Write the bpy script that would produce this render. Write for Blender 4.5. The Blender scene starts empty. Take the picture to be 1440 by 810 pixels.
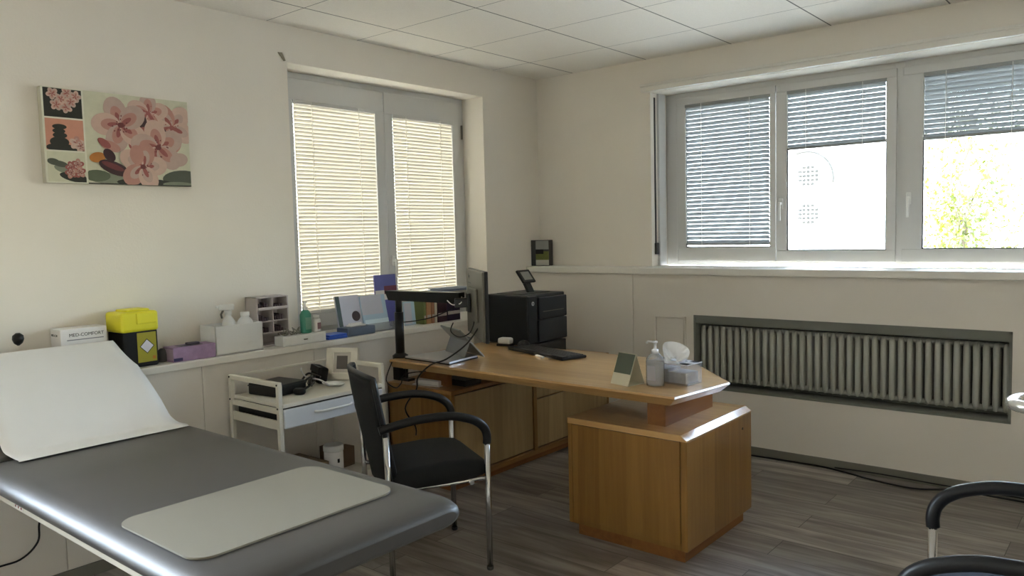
import bpy, bmesh, math, random
from mathutils import Vector, Matrix
random.seed(7)
SC = bpy.context.scene
COL = SC.collection
PI = math.pi

# ------------------------------------------------------------------ camera
cam_d = bpy.data.cameras.new('camera')
cam = bpy.data.objects.new('camera', cam_d); COL.objects.link(cam)
cam_d.sensor_width = 36; cam_d.lens = 1093.89 / 1440 * 36; cam_d.clip_start = .02; cam_d.clip_end = 300
yaw, pitch, roll = map(math.radians, (39.814, 4.1125, -1.441))
Fv = Vector((-math.sin(yaw) * math.cos(pitch), math.cos(yaw) * math.cos(pitch), -math.sin(pitch)))
R0 = Vector((math.cos(yaw), math.sin(yaw), 0)); U0 = R0.cross(Fv)
Rv = R0 * math.cos(roll) + U0 * math.sin(roll); Uv = -R0 * math.sin(roll) + U0 * math.cos(roll)
cam.matrix_world = Matrix(((Rv.x, Uv.x, -Fv.x, 0), (Rv.y, Uv.y, -Fv.y, 0), (Rv.z, Uv.z, -Fv.z, 1.43), (0, 0, 0, 1)))
SC.camera = cam

# ------------------------------------------------------------------ light
SC.view_settings.view_transform = 'Standard'; SC.view_settings.look = 'None'
SC.view_settings.gamma = 1; SC.view_settings.use_curve_mapping = False
SC.view_settings.exposure = 1.8
w = bpy.data.worlds.new('sky'); SC.world = w; w.use_nodes = True
nt = w.node_tree; bgn = nt.nodes['Background']
sky = nt.nodes.new('ShaderNodeTexSky'); sky.sky_type = 'NISHITA'; sky.sun_disc = False
sky.sun_elevation = math.radians(38); sky.sun_rotation = math.radians(270); sky.air_density = 1.0; sky.dust_density = .6
hs = nt.nodes.new('ShaderNodeHueSaturation'); hs.inputs['Saturation'].default_value = .66; nt.links.new(sky.outputs[0], hs.inputs['Color']); nt.links.new(hs.outputs[0], bgn.inputs[0]); bgn.inputs[1].default_value = 2.2
sl = bpy.data.lights.new('sun', 'SUN'); sl.energy = 7; sl.angle = math.radians(1); sl.color = (1, .90, .72)
so = bpy.data.objects.new('sun', sl); COL.objects.link(so)
sd = Vector((.82, .0, -.57)).normalized()
so.rotation_euler = sd.to_track_quat('-Z', 'Y').to_euler(); so.location = (-8, -3, 8)
def portal(loc, size, rot):
    l = bpy.data.lights.new('daylight_portal', 'AREA'); l.shape = 'RECTANGLE'; l.size, l.size_y = size
    l.cycles.is_portal = True
    o = bpy.data.objects.new('daylight_portal', l); COL.objects.link(o); o.location = loc; o.rotation_euler = rot
portal((-1.19, 5.16, 1.78), (3.2, 1.3), (-PI / 2, 0, 0))
portal((-4.04, -.35, 1.62), (1.5, 1.5), (0, -PI / 2, 0))

# ------------------------------------------------------------------ materials
def lin(c):
    if isinstance(c, str):
        c = [int(c[i:i + 2], 16) / 255 for i in (0, 2, 4)]
        c = [v / 12.92 if v < .04045 else ((v + .055) / 1.055) ** 2.4 for v in c]
    return (c[0], c[1], c[2], 1)
MATS = {}
def mat(name, col, rough=.5, metal=0, spec=.5, coat=0, var=.06, scale=8, bump=0, bscale=200, trans=0, coat_rough=.1):
    if name in MATS: return MATS[name]
    m = bpy.data.materials.new(name); m.use_nodes = True; t = m.node_tree; n = t.nodes; b = n['Principled BSDF']
    b.inputs['Roughness'].default_value = rough; b.inputs['Metallic'].default_value = metal
    b.inputs['Specular IOR Level'].default_value = spec
    b.inputs['Coat Weight'].default_value = coat; b.inputs['Coat Roughness'].default_value = coat_rough
    b.inputs['Transmission Weight'].default_value = trans
    c = lin(col)
    tc = n.new('ShaderNodeTexCoord'); nz = n.new('ShaderNodeTexNoise'); nz.inputs['Scale'].default_value = scale
    nz.inputs['Detail'].default_value = 4
    t.links.new(tc.outputs['Object'], nz.inputs['Vector'])
    mx = n.new('ShaderNodeMix'); mx.data_type = 'RGBA'
    mx.inputs[6].default_value = tuple(max(0, v * (1 - var)) for v in c[:3]) + (1,)
    mx.inputs[7].default_value = tuple(min(1, v * (1 + var)) for v in c[:3]) + (1,)
    t.links.new(nz.outputs['Fac'], mx.inputs[0]); t.links.new(mx.outputs[2], b.inputs['Base Color'])
    if bump:
        n2 = n.new('ShaderNodeTexNoise'); n2.inputs['Scale'].default_value = bscale; n2.inputs['Detail'].default_value = 3
        t.links.new(tc.outputs['Object'], n2.inputs['Vector'])
        bp = n.new('ShaderNodeBump'); bp.inputs['Strength'].default_value = bump; bp.inputs['Distance'].default_value = .002
        t.links.new(n2.outputs['Fac'], bp.inputs['Height']); t.links.new(bp.outputs[0], b.inputs['Normal'])
    MATS[name] = m
    return m

def wood(name, c1, c2, axis='x', rough=.35, coat=.3):
    m = bpy.data.materials.new(name); m.use_nodes = True; t = m.node_tree; n = t.nodes; b = n['Principled BSDF']
    b.inputs['Roughness'].default_value = rough; b.inputs['Coat Weight'].default_value = coat; b.inputs['Coat Roughness'].default_value = .12
    tc = n.new('ShaderNodeTexCoord'); mp = n.new('ShaderNodeMapping')
    s = {'x': (1.2, 22, 22), 'y': (22, 1.2, 22), 'z': (22, 22, 1.2)}[axis]
    mp.inputs['Scale'].default_value = s
    t.links.new(tc.outputs['Object'], mp.inputs[0])
    nz = n.new('ShaderNodeTexNoise'); nz.inputs['Scale'].default_value = 1.6; nz.inputs['Detail'].default_value = 7; nz.inputs['Distortion'].default_value = .6
    t.links.new(mp.outputs[0], nz.inputs['Vector'])
    mp2 = n.new('ShaderNodeMapping'); s2 = {'x': (.15, 6, 6), 'y': (6, .15, 6), 'z': (6, 6, .15)}[axis]
    mp2.inputs['Scale'].default_value = s2; t.links.new(tc.outputs['Object'], mp2.inputs[0])
    vo = n.new('ShaderNodeTexVoronoi'); vo.inputs['Scale'].default_value = 1.3; t.links.new(mp2.outputs[0], vo.inputs['Vector'])
    sp = n.new('ShaderNodeSeparateColor'); t.links.new(vo.outputs['Color'], sp.inputs[0])
    ad = n.new('ShaderNodeMath'); ad.operation = 'MULTIPLY_ADD'; ad.inputs[1].default_value = .45
    t.links.new(sp.outputs[0], ad.inputs[0]); t.links.new(nz.outputs['Fac'], ad.inputs[2])
    mr = n.new('ShaderNodeMapRange'); mr.inputs[1].default_value = .35; mr.inputs[2].default_value = 1.05
    t.links.new(ad.outputs[0], mr.inputs[0])
    mx = n.new('ShaderNodeMix'); mx.data_type = 'RGBA'; mx.inputs[6].default_value = lin(c1); mx.inputs[7].default_value = lin(c2)
    t.links.new(mr.outputs[0], mx.inputs[0]); t.links.new(mx.outputs[2], b.inputs['Base Color'])
    MATS[name] = m; return m

def floor_mat():
    m = bpy.data.materials.new('laminate_planks'); m.use_nodes = True; t = m.node_tree; n = t.nodes; b = n['Principled BSDF']
    tc = n.new('ShaderNodeTexCoord')
    br = n.new('ShaderNodeTexBrick'); br.offset = .37; br.inputs['Scale'].default_value = 1
    br.inputs['Brick Width'].default_value = 1.28; br.inputs['Row Height'].default_value = .19
    br.inputs['Mortar Size'].default_value = .0018; br.inputs['Mortar Smooth'].default_value = .2
    br.inputs['Color1'].default_value = (0, 0, 0, 1); br.inputs['Color2'].default_value = (1, 1, 1, 1); br.inputs['Mortar'].default_value = (.2, .2, .2, 1)
    t.links.new(tc.outputs['Object'], br.inputs['Vector'])
    mp = n.new('ShaderNodeMapping'); mp.inputs['Scale'].default_value = (.9, 8, 1); t.links.new(tc.outputs['Object'], mp.inputs[0])
    av = n.new('ShaderNodeVectorMath'); av.operation = 'ADD'; t.links.new(mp.outputs[0], av.inputs[0])
    sc = n.new('ShaderNodeVectorMath'); sc.operation = 'SCALE'; sc.inputs['Scale'].default_value = 17
    t.links.new(br.outputs['Color'], sc.inputs[0]); t.links.new(sc.outputs[0], av.inputs[1])
    nz = n.new('ShaderNodeTexNoise'); nz.inputs['Scale'].default_value = 2.2; nz.inputs['Detail'].default_value = 8; nz.inputs['Distortion'].default_value = .8
    t.links.new(av.outputs[0], nz.inputs['Vector'])
    cr = n.new('ShaderNodeValToRGB'); e = cr.color_ramp.elements
    e[0].position = .33; e[0].color = lin('6a625c'); e[1].position = .68; e[1].color = lin('aaa39c')
    x = e.new(.5); x.color = lin('8a817a')
    t.links.new(nz.outputs['Fac'], cr.inputs[0])
    sp = n.new('ShaderNodeSeparateColor'); t.links.new(br.outputs['Color'], sp.inputs[0])
    mr = n.new('ShaderNodeMapRange'); mr.inputs[3].default_value = .66; mr.inputs[4].default_value = 1.22; t.links.new(sp.outputs[0], mr.inputs[0])
    ml = n.new('ShaderNodeVectorMath'); ml.operation = 'SCALE'; t.links.new(cr.outputs[0], ml.inputs[0]); t.links.new(mr.outputs[0], ml.inputs['Scale'])
    dk = n.new('ShaderNodeMix'); dk.data_type = 'RGBA'; dk.inputs[7].default_value = lin('3a332d')
    t.links.new(br.outputs['Fac'], dk.inputs[0]); t.links.new(ml.outputs[0], dk.inputs[6])
    t.links.new(dk.outputs[2], b.inputs['Base Color'])
    b.inputs['Roughness'].default_value = .33; b.inputs['Specular IOR Level'].default_value = .6
    bp = n.new('ShaderNodeBump'); bp.inputs['Strength'].default_value = .25; bp.inputs['Distance'].default_value = .002
    t.links.new(nz.outputs['Fac'], bp.inputs['Height']); t.links.new(bp.outputs[0], b.inputs['Normal'])
    return m

def ceiling_mat():
    m = bpy.data.materials.new('acoustic_tiles'); m.use_nodes = True; t = m.node_tree; n = t.nodes; b = n['Principled BSDF']
    b.inputs['Roughness'].default_value = .9
    tc = n.new('ShaderNodeTexCoord'); sx = n.new('ShaderNodeSeparateXYZ'); t.links.new(tc.outputs['Object'], sx.inputs[0])
    masks = []
    for ax, off, wd in (('X', 3.355, .0065), ('Y', -2.44, .0035)):
        a = n.new('ShaderNodeMath'); a.operation = 'ADD'; a.inputs[1].default_value = off + 61.5; t.links.new(sx.outputs[ax], a.inputs[0])
        d = n.new('ShaderNodeMath'); d.operation = 'DIVIDE'; d.inputs[1].default_value = .6155 if ax == 'X' else .611; t.links.new(a.outputs[0], d.inputs[0])
        if ax == 'Y': a.inputs[1].default_value = -2.44 + 61.1
        else: a.inputs[1].default_value = 3.355 + 61.55
        f = n.new('ShaderNodeMath'); f.operation = 'FRACT'; t.links.new(d.outputs[0], f.inputs[0])
        p = n.new('ShaderNodeMath'); p.operation = 'PINGPONG'; p.inputs[1].default_value = .5; t.links.new(f.outputs[0], p.inputs[0])
        l = n.new('ShaderNodeMath'); l.operation = 'LESS_THAN'; l.inputs[1].default_value = wd; t.links.new(p.outputs[0], l.inputs[0])
        masks.append(l)
    mxm = n.new('ShaderNodeMath'); mxm.operation = 'MAXIMUM'; t.links.new(masks[0].outputs[0], mxm.inputs[0]); t.links.new(masks[1].outputs[0], mxm.inputs[1])
    nz = n.new('ShaderNodeTexNoise'); nz.inputs['Scale'].default_value = 160; nz.inputs['Detail'].default_value = 2; t.links.new(tc.outputs['Object'], nz.inputs['Vector'])
    mx = n.new('ShaderNodeMix'); mx.data_type = 'RGBA'; mx.inputs[6].default_value = (.80, .765, .70, 1); mx.inputs[7].default_value = (.93, .89, .82, 1)
    t.links.new(nz.outputs['Fac'], mx.inputs[0])
    m2 = n.new('ShaderNodeMix'); m2.data_type = 'RGBA'; m2.inputs[7].default_value = (.16, .15, .14, 1)
    t.links.new(mxm.outputs[0], m2.inputs[0]); t.links.new(mx.outputs[2], m2.inputs[6]); t.links.new(m2.outputs[2], b.inputs['Base Color'])
    bp = n.new('ShaderNodeBump'); bp.inputs['Strength'].default_value = .2; bp.inputs['Distance'].default_value = .002
    t.links.new(nz.outputs['Fac'], bp.inputs['Height']); t.links.new(bp.outputs[0], b.inputs['Normal'])
    return m

def glass_mat():
    m = bpy.data.materials.new('window_glass'); m.use_nodes = True; t = m.node_tree; n = t.nodes
    n.remove(n['Principled BSDF']); out = n['Material Output']
    tr = n.new('ShaderNodeBsdfTransparent'); tr.inputs[0].default_value = (.95, .97, .96, 1)
    gl = n.new('ShaderNodeBsdfGlossy'); gl.inputs['Roughness'].default_value = .02
    fr = n.new('ShaderNodeFresnel'); fr.inputs[0].default_value = 1.45
    nz = n.new('ShaderNodeTexNoise'); nz.inputs['Scale'].default_value = 3
    mx = n.new('ShaderNodeMixShader'); t.links.new(fr.outputs[0], mx.inputs[0]); t.links.new(tr.outputs[0], mx.inputs[1]); t.links.new(gl.outputs[0], mx.inputs[2])
    t.links.new(mx.outputs[0], out.inputs[0]); return m

def slat_mat(name, col, tcol, f):
    m = bpy.data.materials.new(name); m.use_nodes = True; t = m.node_tree; n = t.nodes
    n.remove(n['Principled BSDF']); out = n['Material Output']
    df = n.new('ShaderNodeBsdfDiffuse'); df.inputs[0].default_value = lin(col)
    tl = n.new('ShaderNodeBsdfTranslucent'); tl.inputs[0].default_value = lin(tcol)
    gl = n.new('ShaderNodeBsdfGlossy'); gl.inputs['Roughness'].default_value = .35
    a = n.new('ShaderNodeMixShader'); a.inputs[0].default_value = f; t.links.new(df.outputs[0], a.inputs[1]); t.links.new(tl.outputs[0], a.inputs[2])
    b = n.new('ShaderNodeMixShader'); b.inputs[0].default_value = .05; t.links.new(a.outputs[0], b.inputs[1]); t.links.new(gl.outputs[0], b.inputs[2])
    t.links.new(b.outputs[0], out.inputs[0]); return m

M_wall = mat('wall_plaster', (.82, .77, .69), .85, var=.03, scale=3, bump=.35, bscale=90)
M_panel = mat('painted_panel', (.76, .715, .65), .6, var=.02, scale=2)
M_ledge = mat('ledge_paint', (.80, .77, .71), .4, var=.02)
M_grey = mat('grey_trim', '77756c', .6)
M_niche = mat('niche_grey', '74766f', .7)
M_rad = mat('radiator_enamel', 'b2b3ab', .4)
M_pvc = mat('window_pvc', (.64, .635, .62), .3, var=.015)
M_seal = mat('rubber_seal', '3c3c3a', .7)
M_floor = floor_mat(); M_ceil = ceiling_mat(); M_glass = glass_mat()
M_slatA = slat_mat('blind_slats_closed', (.62, .59, .52), (.62, .55, .43), .03)
M_slatB = slat_mat('blind_slats_open', (.19, .195, .195), (.5, .52, .52), .05)
M_cord = mat('white_cord', (.85, .84, .8), .7)
M_wood = wood('beech_x_lit', 'b08752', 'd0a870', 'x', .28, .6)  # top beech lightened, bright window reflections put into its colour
M_woody = wood('beech_y', '8d6333', 'ab7f49', 'y')
M_woodz = wood('beech_z', '7c5626', '9a7239', 'z', .35, .25)
M_woodd = wood('beech_dark', '7d4f24', '9a6632', 'y', .5, .1)
M_door = wood('birch_door', '94794f', 'b3986c', 'z', .4, .15)
M_black = mat('black_plastic', (.008, .008, .009), .4, spec=.35)
M_blackm = mat('black_metal', (.012, .012, .013), .3, metal=.3)
M_fabric = mat('black_fabric', (.005, .005, .006), .9, bump=.5, bscale=500)
M_blue = mat('dark_blue_fabric', (.03, .04, .07), .9, bump=.5, bscale=500)
M_chrome = mat('chrome', (.50, .50, .50), .18, metal=1, var=.01)
M_vinyl = mat('grey_vinyl', (.046, .0415, .038), .5, var=.05, coat=.45, coat_rough=.5, bump=.15, bscale=300)
M_paper = mat('paper_roll', (.76, .755, .745), .8, var=.02, bump=.3, bscale=25)
M_mat = mat('greige_pad', (.26, .24, .195), .55, var=.02)
M_cream = mat('cream_metal', (.72, .69, .60), .35, var=.02)
M_white = mat('white_plastic', (.82, .82, .80), .35, var=.02)
M_whiteb = mat('white_box', (.80, .78, .77), .6, var=.03)
M_yel = mat('yellow_lid', (.83, .76, .03), .4, var=.03)
def thin_clear(name, tint, body, f):
    m = bpy.data.materials.new(name); m.use_nodes = True; t = m.node_tree; n = t.nodes
    n.remove(n['Principled BSDF']); out = n['Material Output']
    tr = n.new('ShaderNodeBsdfTransparent'); tr.inputs[0].default_value = lin(tint)
    df = n.new('ShaderNodeBsdfDiffuse'); df.inputs[0].default_value = lin(body)
    a = n.new('ShaderNodeMixShader'); a.inputs[0].default_value = f; t.links.new(tr.outputs[0], a.inputs[1]); t.links.new(df.outputs[0], a.inputs[2])
    gl = n.new('ShaderNodeBsdfGlossy'); gl.inputs['Roughness'].default_value = .06
    lw = n.new('ShaderNodeFresnel'); lw.inputs[0].default_value = 1.5
    b = n.new('ShaderNodeMixShader'); t.links.new(lw.outputs[0], b.inputs[0]); t.links.new(a.outputs[0], b.inputs[1]); t.links.new(gl.outputs[0], b.inputs[2])
    t.links.new(b.outputs[0], out.inputs[0]); MATS[name] = m; return m
M_clear = thin_clear('clear_acrylic', (.96, .97, .98), (.85, .86, .9), .22)
M_gel = thin_clear('gel', (.95, .95, .97), (.8, .8, .85), .35)
M_silver = mat('silver_alu', (.55, .55, .57), .35, metal=.8)
M_dsilver = mat('dark_silver', (.30, .31, .31), .4, metal=.6)
M_printer = mat('printer_shell', (.008, .011, .015), .4)
M_printerb = mat('printer_front', (.011, .016, .026), .35)

# ------------------------------------------------------------------ geometry helpers
class MB:
    def __init__(s): s.bm = bmesh.new(); s.mats = []
    def mi(s, m):
        if m is None: return 0
        if m not in s.mats: s.mats.append(m)
        return s.mats.index(m)
    def box(s, x0, x1, y0, y1, z0, z1, m=None, bev=0, rot=None, piv=None, segs=2):
        r = bmesh.ops.create_cube(s.bm, size=1); vs = r['verts']
        c = Vector(((x0 + x1) / 2, (y0 + y1) / 2, (z0 + z1) / 2))
        for v in vs:
            v.co = Vector((v.co.x * (x1 - x0), v.co.y * (y1 - y0), v.co.z * (z1 - z0))) + c
        fs = set(f for v in vs for f in v.link_faces)
        if bev > 0:
            es = list(set(e for v in vs for e in v.link_edges))
            rr = bmesh.ops.bevel(s.bm, geom=es, offset=min(bev, .49 * min(abs(x1 - x0), abs(y1 - y0), abs(z1 - z0))), segments=segs, affect='EDGES', profile=.5)
            vs = list(set(v for f in rr['faces'] for v in f.verts) | set(v for f in fs if f.is_valid for v in f.verts))
            fs = set(f for v in vs for f in v.link_faces)
        k = s.mi(m)
        for f in fs:
            f.material_index = k
        if rot is not None:
            p = Vector(piv) if piv is not None else c
            for v in vs: v.co = rot @ (v.co - p) + p
        return s
    def tube(s, pts, r, m=None, seg=10, flat=None, caps=True, closed=False):
        pts = [Vector(p) for p in pts]; n = len(pts); k = s.mi(m); rings = []
        rs = r if isinstance(r, (list, tuple)) else [r] * n
        up = None
        for i, p in enumerate(pts):
            if closed: d = pts[(i + 1) % n] - pts[i - 1]
            else: d = pts[min(i + 1, n - 1)] - pts[max(i - 1, 0)]
            if d.length < 1e-9: d = Vector((0, 0, 1))
            d.normalize()
            if up is None:
                up = Vector((0, 0, 1)) if abs(d.z) < .9 else Vector((1, 0, 0))
            a = d.cross(up)
            if a.length < 1e-4: a = d.orthogonal()
            a.normalize(); b = a.cross(d).normalized(); up = b
            ring = []
            for j in range(seg):
                th = 2 * PI * j / seg
                fx = flat[0] if flat else 1; fy = flat[1] if flat else 1
                ring.append(s.bm.verts.new(p + a * math.cos(th) * rs[i] * fx + b * math.sin(th) * rs[i] * fy))
            rings.append(ring)
        lim = n if closed else n - 1
        for i in range(lim):
            A, B = rings[i], rings[(i + 1) % n]
            for j in range(seg):
                f = s.bm.faces.new((A[j], A[(j + 1) % seg], B[(j + 1) % seg], B[j])); f.material_index = k; f.smooth = True
        if caps and not closed:
            f = s.bm.faces.new(rings[0][::-1]); f.material_index = k
            f = s.bm.faces.new(rings[-1]); f.material_index = k
        return s
    def lathe(s, c, prof, m=None, seg=24, sx=1, sy=1):
        c = Vector(c); k = s.mi(m); rings = []
        for r, z in prof:
            rings.append([s.bm.verts.new(c + Vector((math.cos(2 * PI * j / seg) * r * sx, math.sin(2 * PI * j / seg) * r * sy, z))) for j in range(seg)])
        for A, B in zip(rings, rings[1:]):
            for j in range(seg):
                f = s.bm.faces.new((A[j], A[(j + 1) % seg], B[(j + 1) % seg], B[j])); f.material_index = k; f.smooth = True
        s.bm.faces.new(rings[0][::-1]).material_index = k
        s.bm.faces.new(rings[-1]).material_index = k
        return s
    def prism(s, poly, h0, h1, m=None, axis='z', inset_bottom=0):
        """poly: 2D points; axis the extrusion axis. x -> (y,z), y -> (x,z), z -> (x,y)"""
        k = s.mi(m)
        def P(p, h):
            return {'z': (p[0], p[1], h), 'y': (p[0], h, p[1]), 'x': (h, p[0], p[1])}[axis]
        if inset_bottom:
            cx = sum(p[0] for p in poly) / len(poly); cy = sum(p[1] for p in poly) / len(poly)
            w_ = max(abs(p[0] - cx) for p in poly); h_ = max(abs(p[1] - cy) for p in poly)
            lo = [(cx + (p[0] - cx) * (1 - inset_bottom / w_), cy + (p[1] - cy) * (1 - inset_bottom / h_)) for p in poly]
        else: lo = poly
        A = [s.bm.verts.new(P(p, h0)) for p in lo]; B = [s.bm.verts.new(P(p, h1)) for p in poly]
        n = len(poly)
        for i in range(n):
            s.bm.faces.new((A[i], A[(i + 1) % n], B[(i + 1) % n], B[i])).material_index = k
        s.bm.faces.new(A[::-1]).material_index = k; s.bm.faces.new(B).material_index = k
        return s
    def quad(s, *p, m=None):
        f = s.bm.faces.new([s.bm.verts.new(q) for q in p]); f.material_index = s.mi(m); return s
    def build(s, name, m=None, parent=None, smooth=False, loc=None, recalc=True):
        if recalc: bmesh.ops.recalc_face_normals(s.bm, faces=s.bm.faces)
        me = bpy.data.meshes.new(name); s.bm.to_mesh(me); s.bm.free()
        if smooth:
            for p in me.polygons: p.use_smooth = True
        for mm in (s.mats or [m]): me.materials.append(mm)
        o = bpy.data.objects.new(name, me); COL.objects.link(o)
        if parent is not None: o.parent = parent
        if loc: o.location = loc
        return o
def tag(o, label=None, cat=None, group=None, kind=None):
    if label: o['label'] = label
    if cat: o['category'] = cat
    if group: o['group'] = group
    if kind: o['kind'] = kind
    return o
def empty(name, loc=(0, 0, 0), rz=0, **k):
    o = bpy.data.objects.new(name, None); COL.objects.link(o); o.location = loc; o.rotation_euler = (0, 0, rz)
    o.empty_display_size = .1
    return tag(o, **k)
def copy_tree(o, parent=None):
    c = o.copy(); COL.objects.link(c)
    if parent is not None: c.parent = parent
    for ch in list(o.children): copy_tree(ch, c)
    return c
def text(name, body, size, m, loc, rot, parent=None, ext=.0004, align='CENTER'):
    cu = bpy.data.curves.new(name, 'FONT'); cu.body = body; cu.size = size; cu.extrude = ext; cu.align_x = align; cu.align_y = 'CENTER'
    cu.materials.append(m); o = bpy.data.objects.new(name, cu); COL.objects.link(o); o.location = loc; o.rotation_euler = rot
    me = bpy.data.meshes.new_from_object(o); bpy.data.objects.remove(o)
    o = bpy.data.objects.new(name, me); COL.objects.link(o); o.location = loc; o.rotation_euler = rot
    if parent is not None: o.parent = parent
    return o
def box_obj(name, dims, m, parent=None, bev=.002):
    return MB().box(*dims, bev=bev).build(name, m, parent)
def arc(c, r, a0, a1, n, f):
    return [f(c[0] + r * math.cos(math.radians(a0 + (a1 - a0) * i / n)), c[1] + r * math.sin(math.radians(a0 + (a1 - a0) * i / n))) for i in range(n + 1)]
def smooth_path(pts, n=6):
    P = [Vector(p) for p in pts]; out = []
    for i in range(len(P) - 1):
        p0 = P[max(i - 1, 0)]; p1 = P[i]; p2 = P[i + 1]; p3 = P[min(i + 2, len(P) - 1)]
        for j in range(n):
            t = j / n
            out.append(.5 * ((2 * p1) + (-p0 + p2) * t + (2 * p0 - 5 * p1 + 4 * p2 - p3) * t * t + (-p0 + 3 * p1 - 3 * p2 + p3) * t ** 3))
    out.append(P[-1]); return out
def S(o): o['kind'] = 'structure'; return o

XA, YB, ZC = -3.69, 4.78, 2.585        # wall_left plane, wall_right plane, ceiling
PA, PB = -3.50, 4.62                   # fronts of the boxed-out lower walls
X1, Y0 = 2.1, -2.0
ZLA, ZLB = .862, 1.168

# ------------------------------------------------------------------ room shell
S(MB().box(-4.1, X1 + .2, Y0 - .2, 5.2, -.1, 0).build('floor', M_floor))
S(MB().box(-4.1, X1 + .2, Y0 - .2, 5.2, ZC, ZC + .1).build('ceiling', M_ceil))
WA = (2.555, 4.155, .862, 2.385)       # window 1 opening y0,y1,z0,z1
WC = (-1.15, .45, .862, 2.385)         # window 3 (left of the frame)
m = MB()
xo = -4.05
for y0, y1 in ((Y0 - .2, WC[0]), (WC[1], WA[0]), (WA[1], 5.2)): m.box(xo, XA, y0, y1, 0, ZC)
for W in (WA, WC):
    m.box(xo, XA, W[0], W[1], 0, W[2] - .03); m.box(xo, XA, W[0], W[1], W[3], ZC)
S(m.build('wall_left', M_wall))
WB = (-2.71, .42, ZLB, 2.36)
m = MB(); yo = 5.2
m.box(XA, WB[0], YB, yo, 0, ZC).box(WB[1], X1 + .2, YB, yo, 0, ZC)
m.box(WB[0], WB[1], YB, yo, 0, WB[2] - .045).box(WB[0], WB[1], YB, yo, WB[3], ZC)
S(m.build('wall_right', M_wall))
S(MB().box(X1, X1 + .2, Y0 - .2, YB, 0, ZC).build('wall_near_right', M_wall))
S(MB().box(XA, X1, Y0 - .2, Y0, 0, ZC).build('wall_back', M_wall))

# lower boxed panels on the left wall, with joints, and their ledge
m = MB(); ys = [Y0, -1.2, -.3, .65, 1.232, 1.872, 2.512, 3.152, 3.792, PB]
for a, b in zip(ys, ys[1:]):
    m.box(XA, PA, a + .0015, b - .0015, .055, ZLA - .035, bev=.0015)
m.box(XA, PA - .006, Y0, PB, .0, ZLA - .035)
S(m.build('trim_1', M_panel))
S(MB().box(XA, PA + .018, Y0, PB, ZLA - .034, ZLA, bev=.004).build('trim_2', M_ledge))
m = MB()
for W in (WA, WC): m.box(-3.93, XA, W[0], W[1], ZLA - .03, ZLA - .0005)
S(m.build('trim_3', M_ledge))
S(MB().box(PA, PA + .008, Y0, PB, 0, .055).build('baseboard_left', M_grey))
# lower boxed panels on the right wall with radiator niche and access hatch
NX0, NX1, NZ0, NZ1 = -2.317, -.56, .389, .862
m = MB()
m.box(XA, -2.774, PB, YB, .055, ZLB - .045).box(-2.770, NX0, PB, YB, .055, ZLB - .045)
m.box(NX1, X1, PB, YB, .055, ZLB - .045)
m.box(NX0, NX1, PB, YB, .055, NZ0).box(NX0, NX1, PB, YB, NZ1, ZLB - .045)
m.box(-2.78, -2.76, PB + .004, YB, .0, ZLB - .045)
S(m.build('trim_4', M_panel))
m = MB()
m.box(NX0, NX1, YB - .012, YB - .002, NZ0, NZ1)
m.box(NX0 - .001, NX0 + .012, PB - .004, YB - .01, NZ0, NZ1).box(NX1 - .012, NX1 + .001, PB - .004, YB - .01, NZ0, NZ1)
m.box(NX0, NX1, PB - .004, YB - .01, NZ1 - .012, NZ1 + .001).box(NX0, NX1, PB - .004, YB - .01, NZ0 - .001, NZ0 + .012)
m.box(NX0 + .01, NX1 - .01, PB + .002, PB + .012, NZ1 - .052, NZ1 - .01)
S(m.build('trim_5', M_niche))
S(MB().box(XA, X1, PB - .022, YB, ZLB - .045, ZLB, bev=.006).build('trim_6', M_ledge))
S(MB().box(WB[0], WB[1], YB, 4.95, ZLB - .04, ZLB - .0005).build('trim_7', M_ledge))
S(MB().box(XA, X1, PB - .008, PB, 0, .055).build('baseboard_right', M_grey))
m = MB(); hx0, hx1, hz0, hz1 = -2.603, -2.372, .50, .85
for a in ((hx0, hx1, hz1 - .012, hz1), (hx0, hx1, hz0, hz0 + .012), (hx0, hx0 + .012, hz0, hz1), (hx1 - .012, hx1, hz0, hz1)):
    m.box(a[0], a[1], PB - .014, PB, a[2], a[3], bev=.003)
m.box(hx0 + .017, hx1 - .017, PB - .004, PB, hz0 + .017, hz1 - .017, bev=.0015)
S(m.build('trim_8', M_panel))
# header board above the right-hand window, small notch at the left window header
m = MB(); m.box(-2.765, X1, YB - .035, YB, 2.362, 2.412, bev=.004).box(-2.765, X1, YB - .05, YB - .034, 2.395, 2.412, bev=.003)
S(m.build('trim_9', M_ledge))
m = MB(); m.prism([(2.50, 2.43), (2.525, 2.432), (2.545, 2.39), (2.535, 2.388)], XA, XA + .006, axis='x')
S(m.build('trim_10', mat('chipped_plaster', '8b8370', .9)))

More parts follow.
